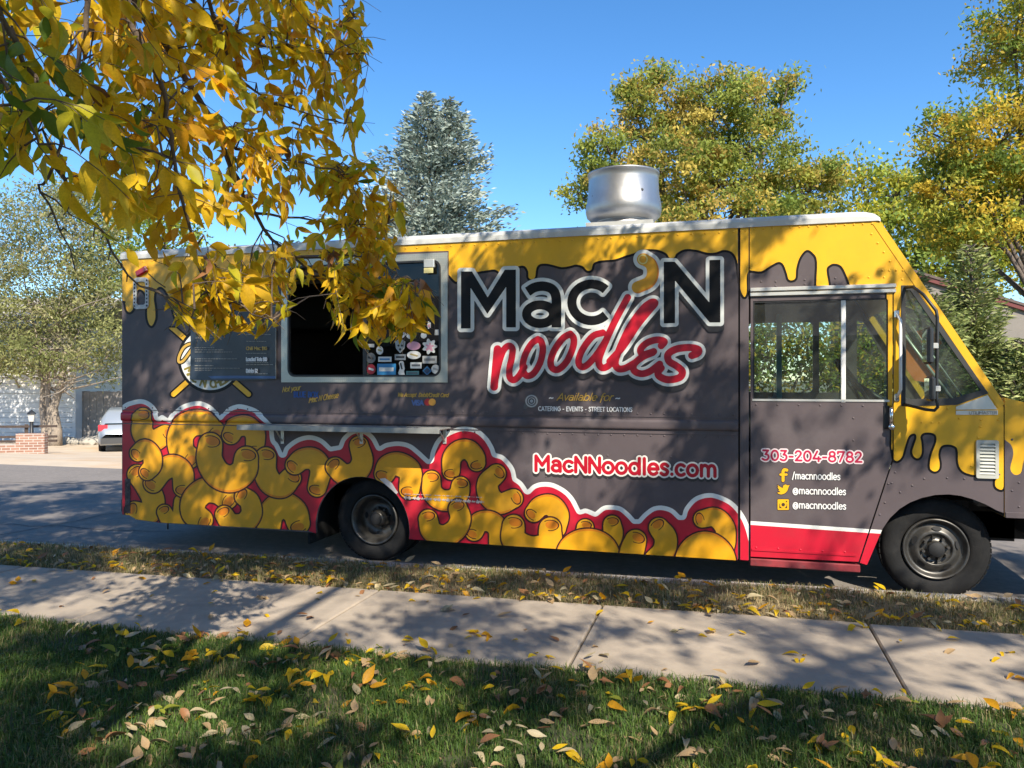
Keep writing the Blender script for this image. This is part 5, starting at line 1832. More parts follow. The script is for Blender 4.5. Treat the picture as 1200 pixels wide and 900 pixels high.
for s_ in (-1, 1):
    m = MB()
    m.add([C3(s_ * .855, .8, 1.0), C3(s_ * .855, 2.9, 1.0), C3(s_ * .775, 2.5, 1.36), C3(s_ * .775, .9, 1.38)], [(0, 1, 2, 3)])
    m.build('side_window', M_TINT, car)
    m = MB()
    vs = [C3(s_ * u, v, z) for u in (.60, .885) for v in (-.02, .16) for z in (.74, .95)]
    m.add(vs, [(0, 1, 3, 2), (4, 6, 7, 5), (0, 4, 5, 1), (2, 3, 7, 6), (0, 2, 6, 4), (1, 5, 7, 3)])
    m.build('tail_light', mat('tail_red', (.55, .03, .05), rough=.2, coat=.5), car)
    for v in (.85, 3.55):
        m = MB()
        pts = [C3(s_ * (.90 - .02), v, .32), C3(s_ * (.90 - .22), v, .32)]
        m.tube([C3(s_ * .89, v, .32), C3(s_ * .68, v, .32)], .325, 24)
        w_ = m.build('wheel', M_RUB, car)
        MB().tube([C3(s_ * .90, v, .32), C3(s_ * .85, v, .32)], .20, 16).build('rim', M_ALU, w_)
m = MB()
vs = [C3(u, v, z) for u in (-.80, .80) for v in (-.10, .02) for z in (.30, .50)]
m.add(vs, [(0, 1, 3, 2), (4, 6, 7, 5), (0, 4, 5, 1), (2, 3, 7, 6), (0, 2, 6, 4), (1, 5, 7, 3)])
m.build('rear_bumper', mat('dark_grey_plastic', (.05, .05, .05), rough=.6), car)
m = MB()
vs = [C3(u, v, z) for u in (-.26, .26) for v in (-.035, -.01) for z in (.62, .74)]
m.add(vs, [(0, 1, 3, 2), (4, 6, 7, 5), (0, 4, 5, 1), (2, 3, 7, 6), (0, 2, 6, 4), (1, 5, 7, 3)])
m.build('licence_plate', M_WHT, car)
m = MB()
ring = [C3(.06 * math.cos(a), -.02, .84 + .06 * math.sin(a)) for a in np.linspace(0, 2 * math.pi, 17)]
m.tube(ring, .010, 6, caps=False)
m.build('emblem', M_CHR, car)

# house at the right, gable roof with dark red fascia
hr = empty('siding_house', (at(1240, 0, 30).x, at(1240, 0, 30).y, -1.3))
tag(hr, 'grey sided house with dark red roof edge behind the green pines', 'house')
pa, pb = at(1060, 0, 30), at(1500, 0, 30)
pa.z = pb.z = 0
dh, nh, Lh = wall_frame(pa, pb)
M_HS = mat('grey_siding', (.20, .175, .15), rough=.8, var=.1, scale=2)
for i in range(22):
    m = MB()
    z0 = -1.4 + i * .27
    wbox(m, pa, dh, nh, 0, Lh, z0, z0 + .26, -7, .012 * (i % 2))
    m.build('siding_course', M_HS, hr)
M_FASC = mat('dark_red_fascia', (.13, .025, .02), rough=.6)
r0, r1 = at(1085, 322, 29.3), at(1340, 400, 29.3)
rl = at(850, 400, 29.3)
m = MB()
apx = at(1060, 315, 29.3)


def gable(m, a, b, t, n0, n1):
    vs = []
    for nn_ in (n0, n1):
        for dz in (0, -t):
            vs += [a + nh * nn_ + Vector((0, 0, dz)), b + nh * nn_ + Vector((0, 0, dz))]
    m.add(vs, [(0, 1, 3, 2), (4, 6, 7, 5), (0, 4, 5, 1), (2, 3, 7, 6), (0, 2, 6, 4), (1, 5, 7, 3)])


gable(m, apx, r1, .22, .0, .06)
m.build('fascia', M_FASC, hr)
m = MB()
g0, g1, g2 = apx.copy(), r1.copy(), Vector((apx.x, apx.y, 4.5))
gv = [v - nh * .08 for v in (apx + Vector((0, 0, -.1)), r1 + Vector((0, 0, -.1)), Vector((r1.x, r1.y, 2.0)), Vector((apx.x, apx.y, 2.0)))]
m.add(gv, [(0, 3, 2, 1)])
m.build('gable_wall', M_HS, hr)
m = MB()
gable(m, apx + Vector((0, 0, .05)), r1 + Vector((0, 0, .05)), .1, -7, .10)
m.build('roof', mat('dark_shingle', (.11, .08, .07), rough=.9, var=.3, scale=9), hr)
m = MB()
x_ = (at(1172, 0, 30) - pa).dot(dh)
wbox(m, pa, dh, nh, x_, x_ + 3.5, 3.2, 3.95, .01, .05)
w_ = m.build('window', M_FASC, hr)
m = MB()
wbox(m, pa, dh, nh, x_ + .06, x_ + 3.44, 3.2, 3.85, .052, .058)
m.build('pane', M_TINT, w_)

# house on the photographer's side, mirrored in the cab window
bh = empty('brown_house', (0, -17, -.12))
tag(bh, 'long brown house with low roof behind the lawn, mirrored in the cab window', 'house')
pa2, pb2 = Vector((9.5, -14, 0)), Vector((-13, -14, 0))
da, na, La = wall_frame(pa2, pb2)
M_BRN = mat('brown_siding', (.16, .10, .07), rough=.8, var=.15, scale=2)
for i in range(12):
    m = MB()
    wbox(m, pa2, da, na, 0, La, -.1 + i * .27, -.1 + i * .27 + .26, -7, .012 * (i % 2))
    m.build('siding_course', M_BRN, bh)
m = MB()
zr = 3.1
vs = [pa2 + da * a + na * b + Vector((0, 0, z)) for a in (-.6, La + .6) for b, z in ((.8, zr - .1), (-3.5, zr + 2.0), (-7.8, zr - .1))]
vs += [v - Vector((0, 0, .16)) for v in vs]
m.add(vs, [(0, 3, 4, 1), (1, 4, 5, 2), (6, 7, 10, 9), (7, 8, 11, 10), (0, 6, 9, 3), (2, 5, 11, 8), (0, 1, 7, 6), (1, 2, 8, 7), (3, 9, 10, 4), (4, 10, 11, 5)])
m.build('roof', M_ROOF, bh)
for a in (3, 8, 14, 18.5):
    m = MB()
    wbox(m, pa2, da, na, a, a + 1.8, 1.0, 2.3, -.01, .06)
    f = m.build('window', M_WSIDE, bh)
    m = MB()
    wbox(m, pa2, da, na, a + .08, a + 1.72, 1.08, 2.22, .04, .066)
    m.build('pane', M_TINT, f)

# ------------------------------------------------------------------ trees across the street
M_LEAF = mat('tree_leaf', (.1, .1, .05), rough=.6, spec=.25, trans=.48, attr=True)
M_NEEDLE = mat('needle', (.1, .1, .05), rough=.7, spec=.2, trans=.12, attr=True)
M_BARK = mat('bark', (.13, .10, .08), rough=.95, var=.4, scale=14, bump=.8, bscale=30, bdist=.03)
M_BARKP = mat('pale_bark', (.28, .23, .18), rough=.95, var=.35, scale=10, bump=.8, bscale=18, bdist=.03)


def sphere_lobe(px, py, dep, rx, ry):
    c = at(px, py, dep)
    s = dep / FPX
    return c, rx * s, ry * s


def broadleaf(name, label, base, lobes, nclump, per, cr, leaf, palette, group=None, trunk_r=.22, bark=None, cat='tree', seed=1, fill=.45, mat_=None):
    r = np.random.default_rng(seed)
    root = empty(name, base)
    tag(root, label, cat, group)
    wts = np.array([l[1] * l[2] for l in lobes])
    wts = wts / wts.sum()
    ctr, colr, cl = [], [], []
    for i in range(nclump):
        c, rx, ry = lobes[r.choice(len(lobes), p=wts)]
        v = unit(r.normal(size=3))
        rad = r.uniform(fill, 1.0) ** .6 * (1 + .12 * r.normal())
        pc = np.array(c) + v * rad * np.array((rx, rx, ry))
        k = int(per * r.uniform(.5, 1.5))
        off = r.normal(size=(k, 3)) * cr * r.uniform(.6, 1.3) * np.array((1.15, 1.15, .7))
        ctr.append(pc + off)
        base_c = np.array(palette[r.choice(len(palette))])
        cc_ = base_c * r.uniform(.75, 1.25) * r.uniform(.75, 1.25, size=(k, 1))
        colr.append(np.clip(cc_, 0, .8))
        cl.append(pc)
    ctr = np.concatenate(ctr)
    colr = np.concatenate(colr)
    a, b = rand_axes(len(ctr), leaf[0], leaf[1], .3, r)
    leaf_cards('crown', ctr, a, b, colr, mat_ or M_LEAF, root)
    m = MB()
    bz = Vector(base)
    top = Vector(np.mean([np.array(l[0]) for l in lobes], axis=0))
    mid = bz.lerp(top, .55)
    mid += Vector((r.normal() * .2, r.normal() * .2, 0))
    m.tube([bz + Vector((0, 0, -.15)), bz + Vector((0, 0, .3)), bz.lerp(mid, .6), mid, mid.lerp(top, .7)], [trunk_r * 1.4, trunk_r * 1.1, trunk_r, trunk_r * .75, trunk_r * .4], 10)
    for c, rx, ry in lobes:
        s = bz.lerp(mid, r.uniform(.7, 1.0))
        e = Vector(c)
        mm = s.lerp(e, .5) + Vector((r.normal() * .3, r.normal() * .3, .25))
        m.tube([s, mm, e, e + Vector((r.normal() * rx * .4, r.normal() * rx * .4, ry * .6))], [trunk_r * .5, trunk_r * .3, trunk_r * .18, .015], 6, caps=False)
    for pc in cl[::max(1, len(cl) // 70)]:
        pc = Vector(pc)
        j = min(range(len(lobes)), key=lambda q: (Vector(lobes[q][0]) - pc).length)
        s = Vector(lobes[j][0])
        m.tube([s, s.lerp(pc, .5) + Vector((0, 0, .12)), pc], [trunk_r * .16, trunk_r * .10, .008], 5, caps=False)
    m.build('trunk', bark or M_BARK, root)
    return root


def ground_at(px, dep):
    c = at(px, 0, dep)
    return (c.x, c.y, zg(c.y))


SL = sphere_lobe
LOCUST = [(.27, .31, .06), (.20, .26, .05), (.38, .38, .07), (.52, .37, .09), (.30, .34, .07), (.55, .43, .10), (.32, .35, .07)]
broadleaf('honey_locust', 'broad olive green tree with orange tinged tips behind the roof fan', ground_at(835, 24),
          [SL(765, 130, 24, 36, 42), SL(838, 128, 23.5, 46, 40), SL(890, 108, 24, 30, 20), SL(720, 190, 24, 38, 40), SL(790, 200, 23.5, 66, 44), SL(880, 190, 24, 56, 40), SL(935, 225, 24, 48, 40), SL(676, 225, 24, 20, 15), SL(850, 270, 24, 110, 40), SL(770, 84, 24, 12, 16), SL(738, 108, 24, 14, 14), SL(925, 98, 24, 14, 12), SL(905, 150, 24, 16, 20), SL(965, 205, 24, 16, 14), SL(700, 150, 24, 14, 12)],
          560, 100, .21, (.15, .068), LOCUST, trunk_r=.2, seed=3)
broadleaf('cottonwood', 'pale yellow green tree rising between the locust and the golden tree', ground_at(1030, 34),
          [SL(1008, 205, 34, 30, 26), SL(1048, 235, 34, 38, 36), SL(1080, 265, 34, 44, 44), SL(1010, 275, 34, 38, 40), SL(1130, 280, 33, 60, 44), SL(1175, 300, 33, 50, 50), SL(1060, 320, 34, 60, 36)],
          330, 60, .36, (.20, .13), [(.42, .44, .06), (.32, .39, .07), (.48, .44, .06), (.26, .34, .07), (.56, .46, .05)], trunk_r=.28, seed=5)
broadleaf('golden_tree', 'tall golden and dark green tree leaning over the front of the truck', ground_at(1300, 19),
          [SL(1190, 60, 19, 52, 60), SL(1240, 10, 19, 90, 80), SL(1120, 170, 19, 52, 44), SL(1170, 170, 19, 60, 60), SL(1110, 225, 19, 40, 40), SL(1200, 240, 19.5, 70, 50), SL(1255, 150, 19, 70, 90), SL(1150, 270, 19, 50, 30)],
          430, 100, .20, (.13, .06), [(.54, .40, .05), (.24, .30, .05), (.44, .42, .06), (.62, .44, .05), (.20, .27, .05), (.68, .48, .06), (.34, .38, .06)], trunk_r=.17, seed=8)
broadleaf('yellow_shrub', 'yellow green shrub growing across the street seen through the cab window', ground_at(905, 17),
          [SL(900, 420, 17, 42, 45), SL(945, 400, 17, 45, 55), SL(985, 440, 17, 40, 45), SL(860, 450, 17, 45, 50), SL(1020, 420, 17, 40, 60)],
          190, 50, .20, (.11, .06), [(.30, .32, .04), (.16, .22, .04), (.40, .30, .04), (.11, .16, .03)], trunk_r=.08, cat='shrub', seed=11)
broadleaf('back_tree', 'bright yellow green tree standing behind the juniper by the truck rear', ground_at(150, 40),
          [SL(150, 240, 40, 40, 50), SL(190, 290, 40, 50, 50), SL(120, 300, 40, 40, 60), SL(210, 350, 40, 60, 60), SL(160, 390, 40, 40, 40)],
          160, 50, .42, (.22, .14), [(.40, .40, .05), (.30, .34, .06), (.22, .30, .06)], trunk_r=.25, seed=13)
for i, (px, dep, w_) in enumerate(((560, 38, 60), (680, 36, 70), (790, 38, 90), (330, 40, 80), (420, 38, 70))):
    broadleaf('distant_tree', 'dark green tree hidden low behind the truck roof', ground_at(px, dep),
              [SL(px, 330, dep, w_, 40), SL(px - 30, 380, dep, w_, 50), SL(px + 40, 390, dep, w_, 50)], 90, 50, .5, (.26, .16), [(.10, .14, .03), (.14, .18, .04), (.22, .22, .04)], group='trees low behind the truck', trunk_r=.2, seed=30 + i)

# juniper: airy, grey olive, showing its pale twisted trunks
JUN = [(.27, .285, .10), (.34, .335, .13), (.21, .23, .08), (.38, .34, .18), (.30, .30, .12)]
jb = ground_at(60, 30)
jt = broadleaf('juniper_tree', 'shaggy grey olive juniper with pale twisted trunks in front of the white house', jb,
               [SL(20, 260, 30, 62, 46), SL(90, 265, 30, 60, 50), SL(40, 330, 30, 85, 55), SL(120, 340, 30, 52, 60), SL(-40, 330, 30, 60, 70), SL(70, 400, 29.5, 80, 48), SL(125, 420, 30, 42, 34), SL(5, 410, 29.5, 52, 42), SL(-50, 420, 30, 50, 30), SL(100, 230, 30, 34, 26)],
               520, 76, .36, (.18, .055), JUN, trunk_r=.10, bark=M_BARKP, seed=17, fill=.2)
m = MB()
jv = Vector(jb)
m.tube([jv + Vector((-.1, 0, -.1)), jv + Vector((-.25, 0, .6)), jv + Vector((-.5, .1, 1.5)), jv + Vector((-.45, .1, 2.6)), jv + Vector((-.9, 0, 4.2))], [.24, .17, .14, .12, .07], 10)
m.tube([jv + Vector((.2, 0, -.1)), jv + Vector((.28, 0, .6)), jv + Vector((.1, 0, 1.5)), jv + Vector((.45, .1, 2.6)), jv + Vector((.7, 0, 4.0))], [.25, .19, .16, .12, .07], 10)
jr = np.random.default_rng(4)
for k in range(70):
    s = jv + Vector((jr.normal() * .5, jr.normal() * .2, jr.uniform(2.0, 5.5)))
    e = s + Vector((jr.normal() * 1.6, jr.normal() * .8 - .4, jr.uniform(-.6, .9)))
    m.tube([s, s.lerp(e, .5) + Vector((jr.normal() * .15, 0, jr.normal() * .15)), e], [.045, .03, .012], 5, caps=False)
m.build('twisted_trunk', M_BARKP, jt)


def conifer(name, label, base, h, spread, levels, palette, group=None, tops=1, seed=1, start=.06, spray=(.30, .07), droop=.25, dens=24, power=.8, cat='tree'):
    r = np.random.default_rng(seed)
    root = empty(name, base)
    tag(root, label, cat, group)
    bz = np.array(base)
    C, A, B, K = [], [], [], []
    m = MB()
    for tpi in range(tops):
        off = np.array((0, 0, 0)) if tops == 1 else np.array(((-.42, .40)[tpi] * CS, (-.42, .40)[tpi] * SN, 0))
        hh = h * (1 - .02 * tpi)
        m.tube([Vector(bz) + Vector((0, 0, -.1)), Vector(bz + off * .6 + (0, 0, hh * .5)), Vector(bz + off + (0, 0, hh))], [.22, .13, .015], 8)
        for l in range(levels):
            t = start + (1 - start) * (l + r.uniform(0, .8)) / levels
            if t > 1:
                continue
            if tops == 2 and t < .8 and tpi == 1:
                continue
            ln = spread * (1 - t) ** power * r.uniform(.8, 1.1) + .12
            nb = max(4, int(9 * (1 - t) + 5))
            a0 = r.uniform(0, 6.28)
            for k in range(nb):
                az = a0 + 2 * math.pi * k / nb + r.normal() * .15
                d_ = np.array((math.cos(az), math.sin(az), 0))
                L1 = ln * (r.uniform(.5, 1.25) if tops == 2 else r.uniform(.72, 1.15))
                o0 = bz + off * min(1, t * 1.1) + np.array((0, 0, hh * t))
                up = .25 - droop * 1.0
                ns = max(3, int(dens * L1))
                s = r.uniform(.12, 1, ns) ** .8
                pos = o0 + d_ * (L1 * s)[:, None] + np.array((0, 0, 1)) * (L1 * (up * s + .18 * s * s))[:, None]
                wd = np.array((-d_[1], d_[0], 0))
                lat = r.normal(size=ns) * (.10 + .16 * L1 * (1 - s * .6))
                pos = pos + wd * lat[:, None] + np.array((0, 0, -1)) * np.abs(r.normal(size=ns) * .08)[:, None] + r.normal(size=(ns, 3)) * .03
                dirs = unit(d_ + wd * (np.sign(lat) * .8)[:, None] + np.array((0, 0, .25)) + r.normal(size=(ns, 3)) * .35)
                pb_ = unit(np.cross(dirs, r.normal(size=(ns, 3))))
                C.append(pos)
                A.append(dirs * spray[0] * r.uniform(.5, .8, (ns, 1)))
                B.append(pb_ * spray[1] * r.uniform(.5, .8, (ns, 1)))
                c_ = np.array(palette[r.choice(len(palette))])
                K.append(c_ * r.uniform(.7, 1.25, (ns, 1)))
                if k % 2 == 0:
                    m.tube([Vector(o0), Vector(o0 + d_ * L1 * .9 + np.array((0, 0, L1 * (up + .15) * .9)))], [.035, .008], 4, caps=False)
    leaf_cards('crown', np.concatenate(C), np.concatenate(A), np.concatenate(B), np.clip(np.concatenate(K), 0, .8), M_NEEDLE, root)
    m.build('trunk', M_BARK, root)
    return root


BLUE = [(.27, .325, .28), (.205, .255, .215), (.35, .40, .345), (.30, .35, .295), (.39, .43, .37)]
sb = ground_at(514, 27)
conifer('blue_spruce', 'blue grey double topped spruce rising behind the serving window', sb, at(505, 106, 27).z - sb[2], 5.9, 60, BLUE, tops=2, seed=2, dens=44, power=.84, spray=(.16, .06), start=.30)
PINE = [(.22, .255, .08), (.17, .21, .065), (.27, .30, .10), (.32, .33, .13)]
for i, (px, ty, dep, spd, lab) in enumerate(((1138, 288, 17, 1.2, 'tallest bushy green pine beside the grey sided house'), (1096, 345, 16.5, 1.15, 'shorter green pine beside the windshield pillar'), (1200, 400, 16, 1.15, 'low green pine below the dark red roof edge'), (1300, 330, 17, 1.3, 'green pine standing beyond the hood of the truck'), (1072, 318, 20, 1.3, 'dark evergreen filling the gap behind the windshield pillar'))):
    b_ = ground_at(px, dep)
    conifer('pine_tree', lab, b_, at(px, ty, dep).z - b_[2], spd, 46, PINE, group=None, seed=40 + i, dens=60, power=.7, spray=(.13, .03), droop=-.2)

# ------------------------------------------------------------------ leaves of the ash over the lawn
LEAFC = {
    'gold': (.76, .485, .014), 'ochre': (.68, .40, .013), 'amber': (.70, .34, .015), 'yellow': (.78, .52, .025),
    'olive': (.50, .44, .02), 'green': (.14, .22, .02), 'tan': (.36, .24, .12), 'brown': (.24, .11, .045), 'pale': (.38, .31, .18), 'lime': (.30, .32, .04),
}


def leaf_material(c):
    return mat('leaf_' + c, LEAFC[c], rough=.5, spec=.35, trans=.5 if c not in ('tan', 'brown', 'pale') else .15, var=.22, scale=14, coords='Object')


def leaflet_arrays(width, fold, curl, twist=0.0):
    st = [(0, .02), (.14, .30), (.34, .50), (.56, .46), (.78, .24), (1.0, .0)]
    vs = []
    for t, w in st:
        z = -curl * (t * t)
        yt = twist * t * t
        vs += [(t, w * width + yt, z + fold * w), (t, yt, z), (t, -w * width + yt, z + fold * w)]
    fs = []
    for i in range(len(st) - 1):
        a = 3 * i
        if i < len(st) - 2:
            fs += [(a, a + 1, a + 4, a + 3), (a + 1, a + 2, a + 5, a + 4)]
        else:
            fs += [(a, a + 1, a + 4), (a + 1, a + 2, a + 4)]
    return vs, fs


SHAPES = [leaflet_arrays(.38, .14, .22, .08), leaflet_arrays(.44, .22, .38, -.12), leaflet_arrays(.34, .08, .10, .14), leaflet_arrays(.40, .34, .55, .05), leaflet_arrays(.48, .16, -.20, .06)]
LMESH = {}


def leaf_mesh(shape, c):
    if (shape, c) not in LMESH:
        me = bpy.data.meshes.new('leaf')
        vs, fs = SHAPES[shape]
        me.from_pydata(vs, [], fs)
        me.materials.append(leaf_material(c))
        me.polygons.foreach_set('use_smooth', [True] * len(fs))
        me.update()
        LMESH[(shape, c)] = me
    return LMESH[(shape, c)]


def frame_from(p, d, nrm, size):
    x = d.normalized()
    y = nrm.cross(x)
    if y.length < 1e-4:
        y = Vector((0, 1, .1)).cross(x)
    y.normalize()
    z = x.cross(y)
    M = Matrix((x * size, y * size, z * size)).transposed().to_4x4()
    M.translation = p
    return M


def join_leaves(name, items, parent):
    cs = sorted({c for _, _, c in items})
    m = MB()
    for M, s, c in items:
        vs, fs = SHAPES[s]
        m.add([M @ Vector(v) for v in vs], fs, cs.index(c), True)
    return m.build(name, [leaf_material(c) for c in cs], parent)


lr = random.Random(21)
BR = [  # branches: picture position and distance from the camera, thickness at both ends
    ([(140, -70, 2.3), (159, 0, 2.4), (187, 47, 2.5), (215, 89, 2.6), (252, 154, 2.75), (280, 215, 2.9), (308, 266, 3.05), (345, 302, 3.2), (395, 330, 3.3), (440, 358, 3.35), (482, 380, 3.4)], .022, .003),
    ([(140, -60, 2.1), (154, 28, 2.15), (187, 93, 2.2), (196, 140, 2.25), (205, 190, 2.3), (229, 290, 2.35), (247, 336, 2.4), (285, 362, 2.45), (318, 375, 2.5)], .014, .003),
    ([(-40, -40, 1.6), (7, 23, 1.65), (19, 61, 1.7), (50, 100, 1.75), (84, 135, 1.85), (135, 163, 1.95), (190, 180, 2.05)], .011, .003),
    ([(110, -60, 1.9), (103, 0, 1.9), (100, 56, 1.9), (79, 117, 1.85), (65, 196, 1.8), (47, 222, 1.8), (62, 250, 1.85), (88, 317, 1.9)], .011, .002),
    ([(65, 196, 1.8), (89, 243, 1.95), (121, 280, 2.05), (149, 322, 2.1), (190, 345, 2.2), (228, 362, 2.25)], .007, .002),
    ([(252, 154, 2.75), (275, 172, 2.8), (327, 187, 2.9), (375, 196, 3.0), (420, 205, 3.1)], .011, .003),
    ([(215, -50, 2.6), (224, 0, 2.6), (261, 28, 2.7), (303, 51, 2.8), (350, 58, 2.9), (405, 64, 3.0)], .013, .003),
    ([(240, -10, 2.6), (255, 30, 2.7), (280, 93, 2.8), (340, 128, 2.9), (405, 145, 3.0)], .011, .003),
    ([(300, 250, 3.0), (350, 255, 3.1), (400, 262, 3.15), (455, 262, 3.2)], .008, .003),
    ([(345, 302, 3.2), (390, 300, 3.2), (440, 305, 3.25), (475, 330, 3.3)], .007, .002),
    ([(330, -50, 2.9), (345, 10, 2.95), (380, 40, 3.0), (415, 20, 3.05)], .010, .003),
    ([(-30, 60, 1.5), (10, 100, 1.55), (40, 160, 1.6), (60, 175, 1.65)], .007, .002),
]
MASK = [(-90, -90), (437, -90), (428, 25), (440, 70), (418, 105), (424, 150), (438, 185), (458, 212), (486, 240), (480, 262), (474, 298), (506, 345), (514, 372), (484, 398), (440, 414), (398, 398), (384, 350), (360, 336), (340, 348), (332, 386), (300, 394), (255, 402), (215, 388), (190, 372), (183, 332), (150, 305), (118, 275), (75, 258), (45, 228), (-90, 205)]


def in_poly(x, y, poly):
    c = False
    for i in range(len(poly)):
        (x1, y1), (x2, y2) = poly[i], poly[i - 1]
        if (y1 > y) != (y2 > y) and x < (x2 - x1) * (y - y1) / (y2 - y1) + x1:
            c = not c
    return c


ash = empty('ash_tree', (.5, -3.6, .16))
tag(ash, 'yellowing ash tree whose leafy branch hangs over the lawn in front of the truck', 'tree')
wood = MB()
bpts = []
DF = 1.28
for pts, r0, r1 in BR:
    W = [at(x, y, dd * DF) for x, y, dd in pts]
    W = [Vector(p) for p in smooth_path([tuple(p) for p in W], 3)]
    for p in W[1:-1]:
        p += Vector((lr.gauss(0, .006), lr.gauss(0, .006), lr.gauss(0, .006)))
    n = len(W)
    wood.tube(W, [r0 + (r1 - r0) * (i / (n - 1)) ** .7 for i in range(n)], 7)
    bpts += [(p, i / (n - 1), W[min(i + 1, n - 1)] - W[max(i - 1, 0)]) for i, p in enumerate(W)]
leaves = []


def pick_colour(px):
    g = max(0, min(1, (170 - px) / 170))
    u = lr.random()
    if u < .42 * g + .03:
        return 'green' if lr.random() < .55 else 'olive'
    u = lr.random()
    return 'gold' if u < .40 else 'ochre' if u < .58 else 'amber' if u < .68 else 'olive' if u < .84 else 'yellow' if u < .985 else 'brown'


def compound(p, d, scale, colour):
    """one ash leaf: a rachis with paired leaflets and one at the end"""
    d = d.normalized()
    L_ = .17 * scale
    side = d.cross(Vector((lr.gauss(0, 1), lr.gauss(0, 1), lr.gauss(0, .4))))
    side.normalize()
    nrm = side.cross(d)
    n = lr.choice((2, 2, 3))
    end = p + d * L_ + Vector((0, 0, -.03))
    out, kept = [], 0
    for i in range(n):
        q = p.lerp(end, (i + .7) / (n + .2))
        for s in (-1, 1):
            if lr.random() < .08:
                continue
            dd = d * .65 + side * s * .7 + Vector((0, 0, -.85)) + Vector((lr.gauss(0, .2), lr.gauss(0, .2), lr.gauss(0, .2)))
            out.append((q, dd))
    out.append((end, d + Vector((lr.gauss(0, .15), lr.gauss(0, .15), -.9))))
    for q, dd in out:
        nn_ = nrm + Vector((lr.gauss(0, .45), lr.gauss(0, .45), lr.gauss(0, .45)))
        tip = q + dd.normalized() * .090 * scale
        px, py, dep = proj(*tip)
        if dep > .6 and (-20 < px < 1220 and -10 < py < 910):
            if not in_poly(px, py, MASK):
                continue
        cc_ = colour if lr.random() < .75 else pick_colour(px)
        kept += 1
        leaves.append((frame_from(q, dd, nn_, .090 * scale * lr.uniform(.65, 1.3)), lr.randrange(5), cc_))
    if kept:
        wood.tube([p, p.lerp(end, .5) + Vector((0, 0, .008)), end], [.0016, .0013, .001], 4, caps=False)


def hid(p):
    px, py, dep = proj(*p)
    return -30 < px < 1230 and -20 < py < 920 and not in_poly(px, py, MASK)


def sprout(p, d, scale=1.0, twig=True):
    px = proj(*p)[0]
    e = p
    if twig:
        e = p + d.normalized() * lr.uniform(.05, .16)
        if hid(e):
            e = p.lerp(e, .3)
        wood.tube([p, p.lerp(e, .5) + Vector((0, 0, .01)), e], [.0035, .0028, .002], 5, caps=False)
    for k in range(lr.choice((1, 2, 2))):
        compound(e, d + Vector((lr.gauss(0, .7), lr.gauss(0, .7), lr.gauss(0, .5) - .25)), scale, pick_colour(px))


for p, t, tg in bpts:
    if lr.random() < .62:
        sprout(p, tg.normalized() * .5 + Vector((lr.gauss(0, .8), lr.gauss(0, .8), lr.gauss(0, .6) - .25)))
k = 0
EXTRA = [(380, 512, 300, 408)] * 24 + [(400, 486, 200, 290)] * 14 + [(190, 335, 310, 398)] * 18
while k < 100 + len(EXTRA):
    x, y = lr.uniform(-60, 500), lr.uniform(-60, 395)
    if k >= 100:
        x0, x1, y0, y1 = EXTRA[k - 100]
        x, y = lr.uniform(x0, x1), lr.uniform(y0, y1)
    if not in_poly(x, y, MASK):
        continue
    if k < 100 and y > 215 and lr.random() < .55:
        continue
    if k < 100 and x < 200 and 190 < y:
        if lr.random() < .75:
            continue
    if x < 150 and lr.random() < .45:
        continue
    dep = 1.75 + max(0, x) / 440 * 1.5 + lr.gauss(0, .16)
    tgt = at(x, y, max(1.45, dep) * DF)
    b = min(bpts, key=lambda q: (q[0] - tgt).length)
    v = tgt - b[0]
    if v.length > .75:
        v = v.normalized() * .75
    e = b[0] + v
    if hid(e):
        if k >= 100 and lr.random() < .1:
            k += 1
        continue
    mid = b[0].lerp(e, .5) + Vector((lr.gauss(0, .02), lr.gauss(0, .02), .04))
    wood.tube([b[0], mid, e], [.0045, .0035, .002], 5, caps=False)
    sprout(mid, v + Vector((lr.gauss(0, .2), lr.gauss(0, .2), -.1)), twig=False)
    sprout(e, v + Vector((0, 0, -.2)), twig=False)
    k += 1
# the trunk behind the camera and the limb that carries the hanging branch
tb = Vector((.5, -3.6, .02))
wood.tube([tb, tb + Vector((0, 0, .35)), tb + Vector((.05, .05, 1.6)), tb + Vector((0, .2, 3.2)), tb + Vector((.2, .6, 5.0)), tb + Vector((.6, 1.4, 7.0)), tb + Vector((.7, 1.8, 8.6))], [.34, .25, .21, .19, .14, .09, .03], 14)
forks = [[(0.5, -3.35, 3.4), (.0, -1.6, 4.2), (-.5, .3, 4.1), tuple(at(145, -150, 2.3 * DF)), tuple(at(140, -70, 2.3 * DF))], [(.5, -3.3, 3.6), (2.6, -2.2, 5.2), (4.4, -1.2, 6.2), (6, -.6, 6.6)], [(.6, -3.1, 4.4), (-1.2, -1.6, 6.0), (-2.6, .4, 7.0), (-3.6, 2.0, 7.3)], [(.7, -2.9, 5.2), (1.4, -.6, 6.6), (1.8, 1.2, 7.4)], [(.5, -3.4, 3.8), (-1.6, -4.0, 5.5), (-3.5, -4.2, 6.6)], [(.5, -3.4, 4.0), (2.6, -4.8, 5.8), (4.4, -5.6, 6.8)]]
for fk in forks:
    W = [Vector(p) for p in smooth_path(fk, 4)]
    n = len(W)
    wood.tube(W, [.07 + (.016 - .07) * i / (n - 1) for i in range(n)], 9)
for a in (2.1, 1.6, 1.9, 2.6, 2.9):
    pass
start = at(140, -70, 2.3 * DF)
for (x, y, dd) in ((140, -60, 2.1), (-40, -40, 1.6), (110, -60, 1.9), (215, -50, 2.6), (240, -10, 2.6), (330, -50, 2.9), (-30, 60, 1.5)):
    if y < 0:
        wood.tube([start, start.lerp(at(x, y, dd * DF), .5) + Vector((0, 0, .08)), at(x, y, dd * DF)], [.022, .016, .012], 7)
M_ASHB = mat('ash_bark', (.12, .085, .06), rough=.9, var=.35, scale=40, bump=.6, bscale=60, bdist=.01)
